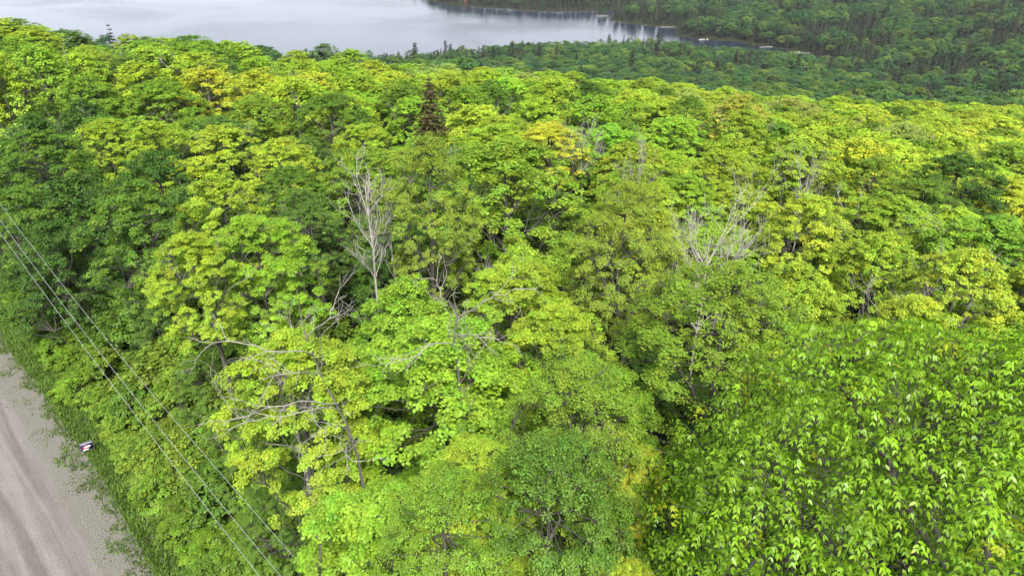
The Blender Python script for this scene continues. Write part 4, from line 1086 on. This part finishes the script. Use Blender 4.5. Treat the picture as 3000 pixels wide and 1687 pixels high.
def boat(px, py, ln, rot, label):
    p = at_level(px, py, LAKE); o = bpy.data.objects.new('boat', None); COL.objects.link(o); o.location = (p[0], p[1], LAKE + .05); o.rotation_euler = (0, 0, R_(rot))
    g = Geo(); n_ = 12; rows = []
    for i in range(n_):
        t = i / (n_ - 1); x = (t - .5) * ln; hw = ln * .17 * (1 - max(0, t - .45) ** 2 * 3.2) if t < .99 else .02
        rows.append([(x, -hw, .75 + .2 * t), (x, -hw * .75, .1), (x, 0, -.1), (x, hw * .75, .1), (x, hw, .75 + .2 * t), (x, hw * .85, .7 + .2 * t), (x, hw * .6, .3), (x, -hw * .6, .3), (x, -hw * .85, .7 + .2 * t)])
    V = np.array(rows).reshape(-1, 3); g.add(V, [[i * 9 + j, i * 9 + (j + 1) % 9, (i + 1) * 9 + (j + 1) % 9, (i + 1) * 9 + j] for i in range(n_ - 1) for j in range(9)], (1, 1, 1))
    g.add(V[:9], [list(range(9))], (1, 1, 1)); link('hull', g.mesh('boat_hull', [M_HULL]), o)
    link('windscreen', boxg(ln * .08, 0, 1.15, .06, ln * .22, .4).mesh('boat_windscreen', [M_DARK]), o)
    link('seat', boxg(-ln * .12, 0, .55, .5, ln * .2, .45).mesh('boat_seat', [M_HULL]), o)
    tag(o, label, 'boat', 'boats on the lake shore')
boat(2057, 118, 7, 20, 'white motor boat on the shore of the wooded point')
boat(2073, 117, 5, 50, 'small pale boat right beside the white motor boat')
boat(2347, 158, 6, 10, 'white boat moored between two docks near the end of the lake arm')
boat(2440, 168, 8, 60, 'long white boat drawn up at the very end of the lake arm')
def house(px, py, z, w_, d_, h_, wall, roof, nm, label, cat, rot=0):
    p = at_level(px, py, z); zz = max(z, hz(p[0], p[1])); o = bpy.data.objects.new(nm, None); COL.objects.link(o); o.location = (p[0], p[1], zz); o.rotation_euler = (0, 0, R_(rot))
    g = boxg(0, 0, h_ / 2 - .5, w_, d_, h_ + 1)
    rh = w_ * .42
    g.add([(-w_ / 2, -d_ / 2, h_), (w_ / 2, -d_ / 2, h_), (0, -d_ / 2, h_ + rh), (-w_ / 2, d_ / 2, h_), (w_ / 2, d_ / 2, h_), (0, d_ / 2, h_ + rh)], [[0, 1, 2], [3, 5, 4]], (1, 1, 1))
    link('wall', g.mesh('house_wall', [wall]), o)
    g = Geo(); e = .45
    for s_ in (-1, 1):
        a = np.array([0, 0, h_ + rh + .08]); b2 = np.array([s_ * (w_ / 2 + e), 0, h_ - e * .84 + .08]); y0 = d_ / 2 + e
        g.add([a + [0, -y0, 0], a + [0, y0, 0], b2 + [0, y0, 0], b2 + [0, -y0, 0], a + [0, -y0, .14], a + [0, y0, .14], b2 + [0, y0, .14], b2 + [0, -y0, .14]],
              [[0, 1, 2, 3], [4, 7, 6, 5], [0, 4, 5, 1], [1, 5, 6, 2], [2, 6, 7, 3], [3, 7, 4, 0]], (1, 1, 1))
    link('roof', g.mesh('house_roof', [roof]), o)
    link('door', boxg(0, -d_ / 2 - .03, 1.0, 1.3, .06, 2.0).mesh('house_door', [M_DARK]), o)
    for s_ in (-1, 1): link('window', boxg(s_ * w_ * .32, -d_ / 2 - .03, 1.6, .9, .06, 1.0).mesh('house_window', [M_DARK]), o)
    tag(o, label, cat); return o
house(1368, 13, LAKE + .8, 6.5, 7, 3.4, M_REDW, M_ROOF, 'boathouse', 'small red boathouse at the water edge of the far shore', 'boathouse', 4)
house(2968, 98, hz(*at_level(2968, 98, -113)[:2]), 9, 10, 4, M_HULL, M_DOCK, 'house', 'pale house half hidden by trees near the upper right corner', 'house', -20)
# island pines and shore pines
isl = at_level(1763, 47, LAKE)
g = Geo(); th = np.linspace(0, 2 * math.pi, 24, endpoint=False)
ring0 = np.stack([isl[0] + 9 * np.cos(th), isl[1] + 8 * np.sin(th), np.full(24, LAKE - .5)], 1); ring1 = np.stack([isl[0] + 7.4 * np.cos(th), isl[1] + 6.5 * np.sin(th), LAKE + .6 + .2 * np.sin(th * 5)], 1)
g.add(np.concatenate([ring0, ring1]), [[i, (i + 1) % 24, 24 + (i + 1) % 24, 24 + i] for i in range(24)], (1, 1, 1)); g.add(ring1, [list(range(24))], (1, 1, 1))
tag(link('islet', g.mesh('islet', [M_ROCK])), kind='structure')
for i, (px, py, H, R, lab, nm, hh) in enumerate([(1755, 47, 0, 3.4, 'left conifer of the small round islet off the far shore', 'pine_tree', 13), (1764, 46, 0, 3.8, 'tallest middle conifer of the small round islet', 'pine_tree', 17),
                                                 (1773, 46, 0, 3.2, 'right conifer of the small round islet', 'pine_tree', 12), (1546, 36, 0, 1.6, 'lone small conifer on the rock at the tip of the far point', 'spruce_tree', 9)]):
    p = at_level(px, py, LAKE + .3); Wd, Lf = pine(200 + i, H=hh, R=R, nn=26, sz=.8, nwh=10) if nm == 'pine_tree' else spruce(200 + i, H=hh, R=R, nwh=14, nb=7, nn=8, nsz=.8)
    o = bpy.data.objects.new(nm, None); COL.objects.link(o); o.location = (p[0], p[1], LAKE + .3)
    link('trunk', Wd.mesh('conifer_trunk', [M_BARK]), o); c = link('crown', Lf.mesh('conifer_crown', [M_LEAF]), o); c.color = (.06, .115, .03, 1); tag(o, lab, 'tree', 'conifers')
for i, (vx, vyb, hh, R, lab) in enumerate([(2195, 137, 27, 5, 'tallest pale green pine at the end of the lake arm'), (2155, 141, 21, 4.4, 'pine just left of the tallest pale pine at the lake end'),
                                          (2232, 139, 22, 4.6, 'layered pine right of the tallest pale pine at the lake end'), (2120, 137, 22, 4, 'shore pine farthest left of the group at the lake end')]):
    p = at_level(vx * VS, (vyb + 12) * VS, LAKE + 3); z = hz(p[0], p[1]); Wd, Lf = pine(220 + i, H=hh, R=R, nn=40, sz=.8, nwh=16)
    o = bpy.data.objects.new('pine_tree', None); COL.objects.link(o); o.location = (p[0], p[1], z)
    link('trunk', Wd.mesh('conifer_trunk', [M_BARK]), o); c = link('crown', Lf.mesh('conifer_crown', [M_LEAF]), o); c.color = ((.10, .14, .06, 1) if i in (0, 2) else (.07, .11, .04, 1)); tag(o, lab, 'tree', 'conifers')
# shoreline rocks
g = Geo(); rr_ = np.random.RandomState(8)
ico = np.array([(0, 0, 1), (.9, 0, .3), (.28, .85, .3), (-.72, .53, .3), (-.72, -.53, .3), (.28, -.85, .3), (.7, .5, -.4), (-.3, .8, -.4), (-.9, 0, -.4), (-.3, -.8, -.4), (.7, -.5, -.4)])
icf = [[0, 1, 2], [0, 2, 3], [0, 3, 4], [0, 4, 5], [0, 5, 1], [1, 6, 2], [2, 7, 3], [3, 8, 4], [4, 9, 5], [5, 10, 1], [6, 7, 2], [7, 8, 3], [8, 9, 4], [9, 10, 5], [10, 6, 1]]
fw = np.array(far_w)
for i in range(len(fw) - 8):
    ln = np.linalg.norm(fw[i + 1] - fw[i]); k = int(ln / 1.6)
    for _ in range(k):
        if rr_.rand() < .8: continue
        p = fw[i] + (fw[i + 1] - fw[i]) * rr_.rand() + rr_.normal(size=2) * .8; s_ = rr_.uniform(.3, 1.0)
        g.add(ico * [s_ * 1.3, s_, s_ * .6] * (1 + .15 * rr_.normal(size=(11, 1))) + [p[0], p[1], LAKE + .1], icf, (1, 1, 1))
tag(link('shore_rocks', g.mesh('shore_rocks', [M_ROCK])), 'pale boulders lining the far shore at the waterline', 'rocks', kind='stuff')

# ------------------------------------------------------------------ labels that single out each filler tree, shrub and sapling
bpy.context.view_layer.update()
LM = [('the tall pale dead tree', 915, 440), ('the wide silver dead tree', 1800, 590), ('the brown spruce', 1077, 225), ('the dark oak', 1480, 205), ('the central maple', 1060, 760),
      ('the dense olive beech', 1830, 870), ('the brownish birch', 1560, 620), ('the dark olive dome', 910, 380), ('the dark maple at right', 2440, 360), ('the orange tinged maple', 1860, 235),
      ('the skyline spruce', 268, 85), ('the tiny spruce tip', 682, 125), ('the dark maple at left', 170, 450), ('the tiered lime maple', 400, 310), ('the large ash on the left slope', 200, 195),
      ('the big drooping-leaf tree', 2250, 1150), ('the yellow dome', 2050, 490), ('the golden sapling', 1615, 1120), ('the yellow maple at the right edge', 2450, 620),
      ('the lime dome below the lake', 1390, 195), ('the twiggy yellow maple', 2310, 740), ('the round tree among yellow crowns', 1735, 245), ('the fan-shaped dead crown', 2050, 390), ('the small bare grey crown', 1480, 320)]
ORD = ['nearest', 'second', 'third', 'fourth', 'fifth', 'sixth', 'seventh', 'eighth', 'ninth', 'tenth', 'eleventh', 'twelfth', 'thirteenth', 'fourteenth', 'fifteenth', 'sixteenth', 'seventeenth', 'eighteenth', 'nineteenth', 'twentieth']
DIR = ['right of', 'above right of', 'above', 'above left of', 'left of', 'below left of', 'below', 'below right of']
bk = {}
for t in TREES:
    if t.get('hero'): continue
    px, py, d = project((t['x'], t['y'], t['z'] + t['H'] * .75)); vx, vy = px / VS, py / VS
    D = [math.hypot(vx - a, (vy - b2) * 1.6) for _, a, b2 in LM]; i = int(np.argmin(D))
    a = math.atan2(-(vy - LM[i][2]) * 1.6, vx - LM[i][1]); k = int(round(a / (math.pi / 4))) % 8
    bk.setdefault((i, k), []).append((D[i], t))
for (i, k), lst in bk.items():
    lst.sort(key=lambda z: z[0])
    for j, (_, t) in enumerate(lst):
        nm = 'small-leaved tree' if t['name'] == 'beech_tree' else 'maple'
        tag(t['o'], '%s %s, %s crown %s %s' % (KN[t['ck']], nm, ORD[min(j, 19)], DIR[k], LM[i][0]), 'tree', 'broadleaf trees on the near slope')
for L_, nm, rows in ((SHR, 'shrub', ['in the front row by the verge', 'in the second row from the verge', 'in the third row from the verge', 'in the row before the saplings']), (SPL, 'sapling', ['in the row behind the shrubs', 'in the middle sapling row', 'in the row by the tall trees', 'in the row among the tall trees'])):
    for r_ in range(len(rows)):
        q = sorted([t for t in L_ if t['row'] == r_], key=lambda t: t['s'])
        names = ORD[1:] + ['twenty-%s' % a for a in ['first'] + ORD[1:9]] + ['thirtieth'] + ['thirty-%s' % a for a in ['first'] + ORD[1:9]] + ['fortieth'] + ['forty-%s' % a for a in ['first'] + ORD[1:9]]
        for j, t in enumerate(q):
            o_ = 'first' if j == 0 else names[j - 1]
            tag(t['o'], '%s %s, %s from the bottom %s' % (KN[t['ck']], nm, o_, rows[r_]), nm, nm + 's along the road edge')

# ------------------------------------------------------------------ haze
HAZE = 0.00006
if HAZE:
    g = boxg(0, 4900, -73, 19000, 13800, 160); V_ = g.v[0]
    m, n, out = mat('haze'); vo = N(n, 'ShaderNodeVolumePrincipled'); vo.inputs['Color'].default_value = (.80, .88, 1.0, 1); vo.inputs['Density'].default_value = HAZE
    vo.inputs['Anisotropy'].default_value = .2; n.links.new(vo.outputs[0], out.inputs['Volume'])
    hb = link('haze', g.mesh('haze', [m])); tag(hb, kind='stuff', label='thin pale haze over the lake and distant forest', cat='haze')
_f = None
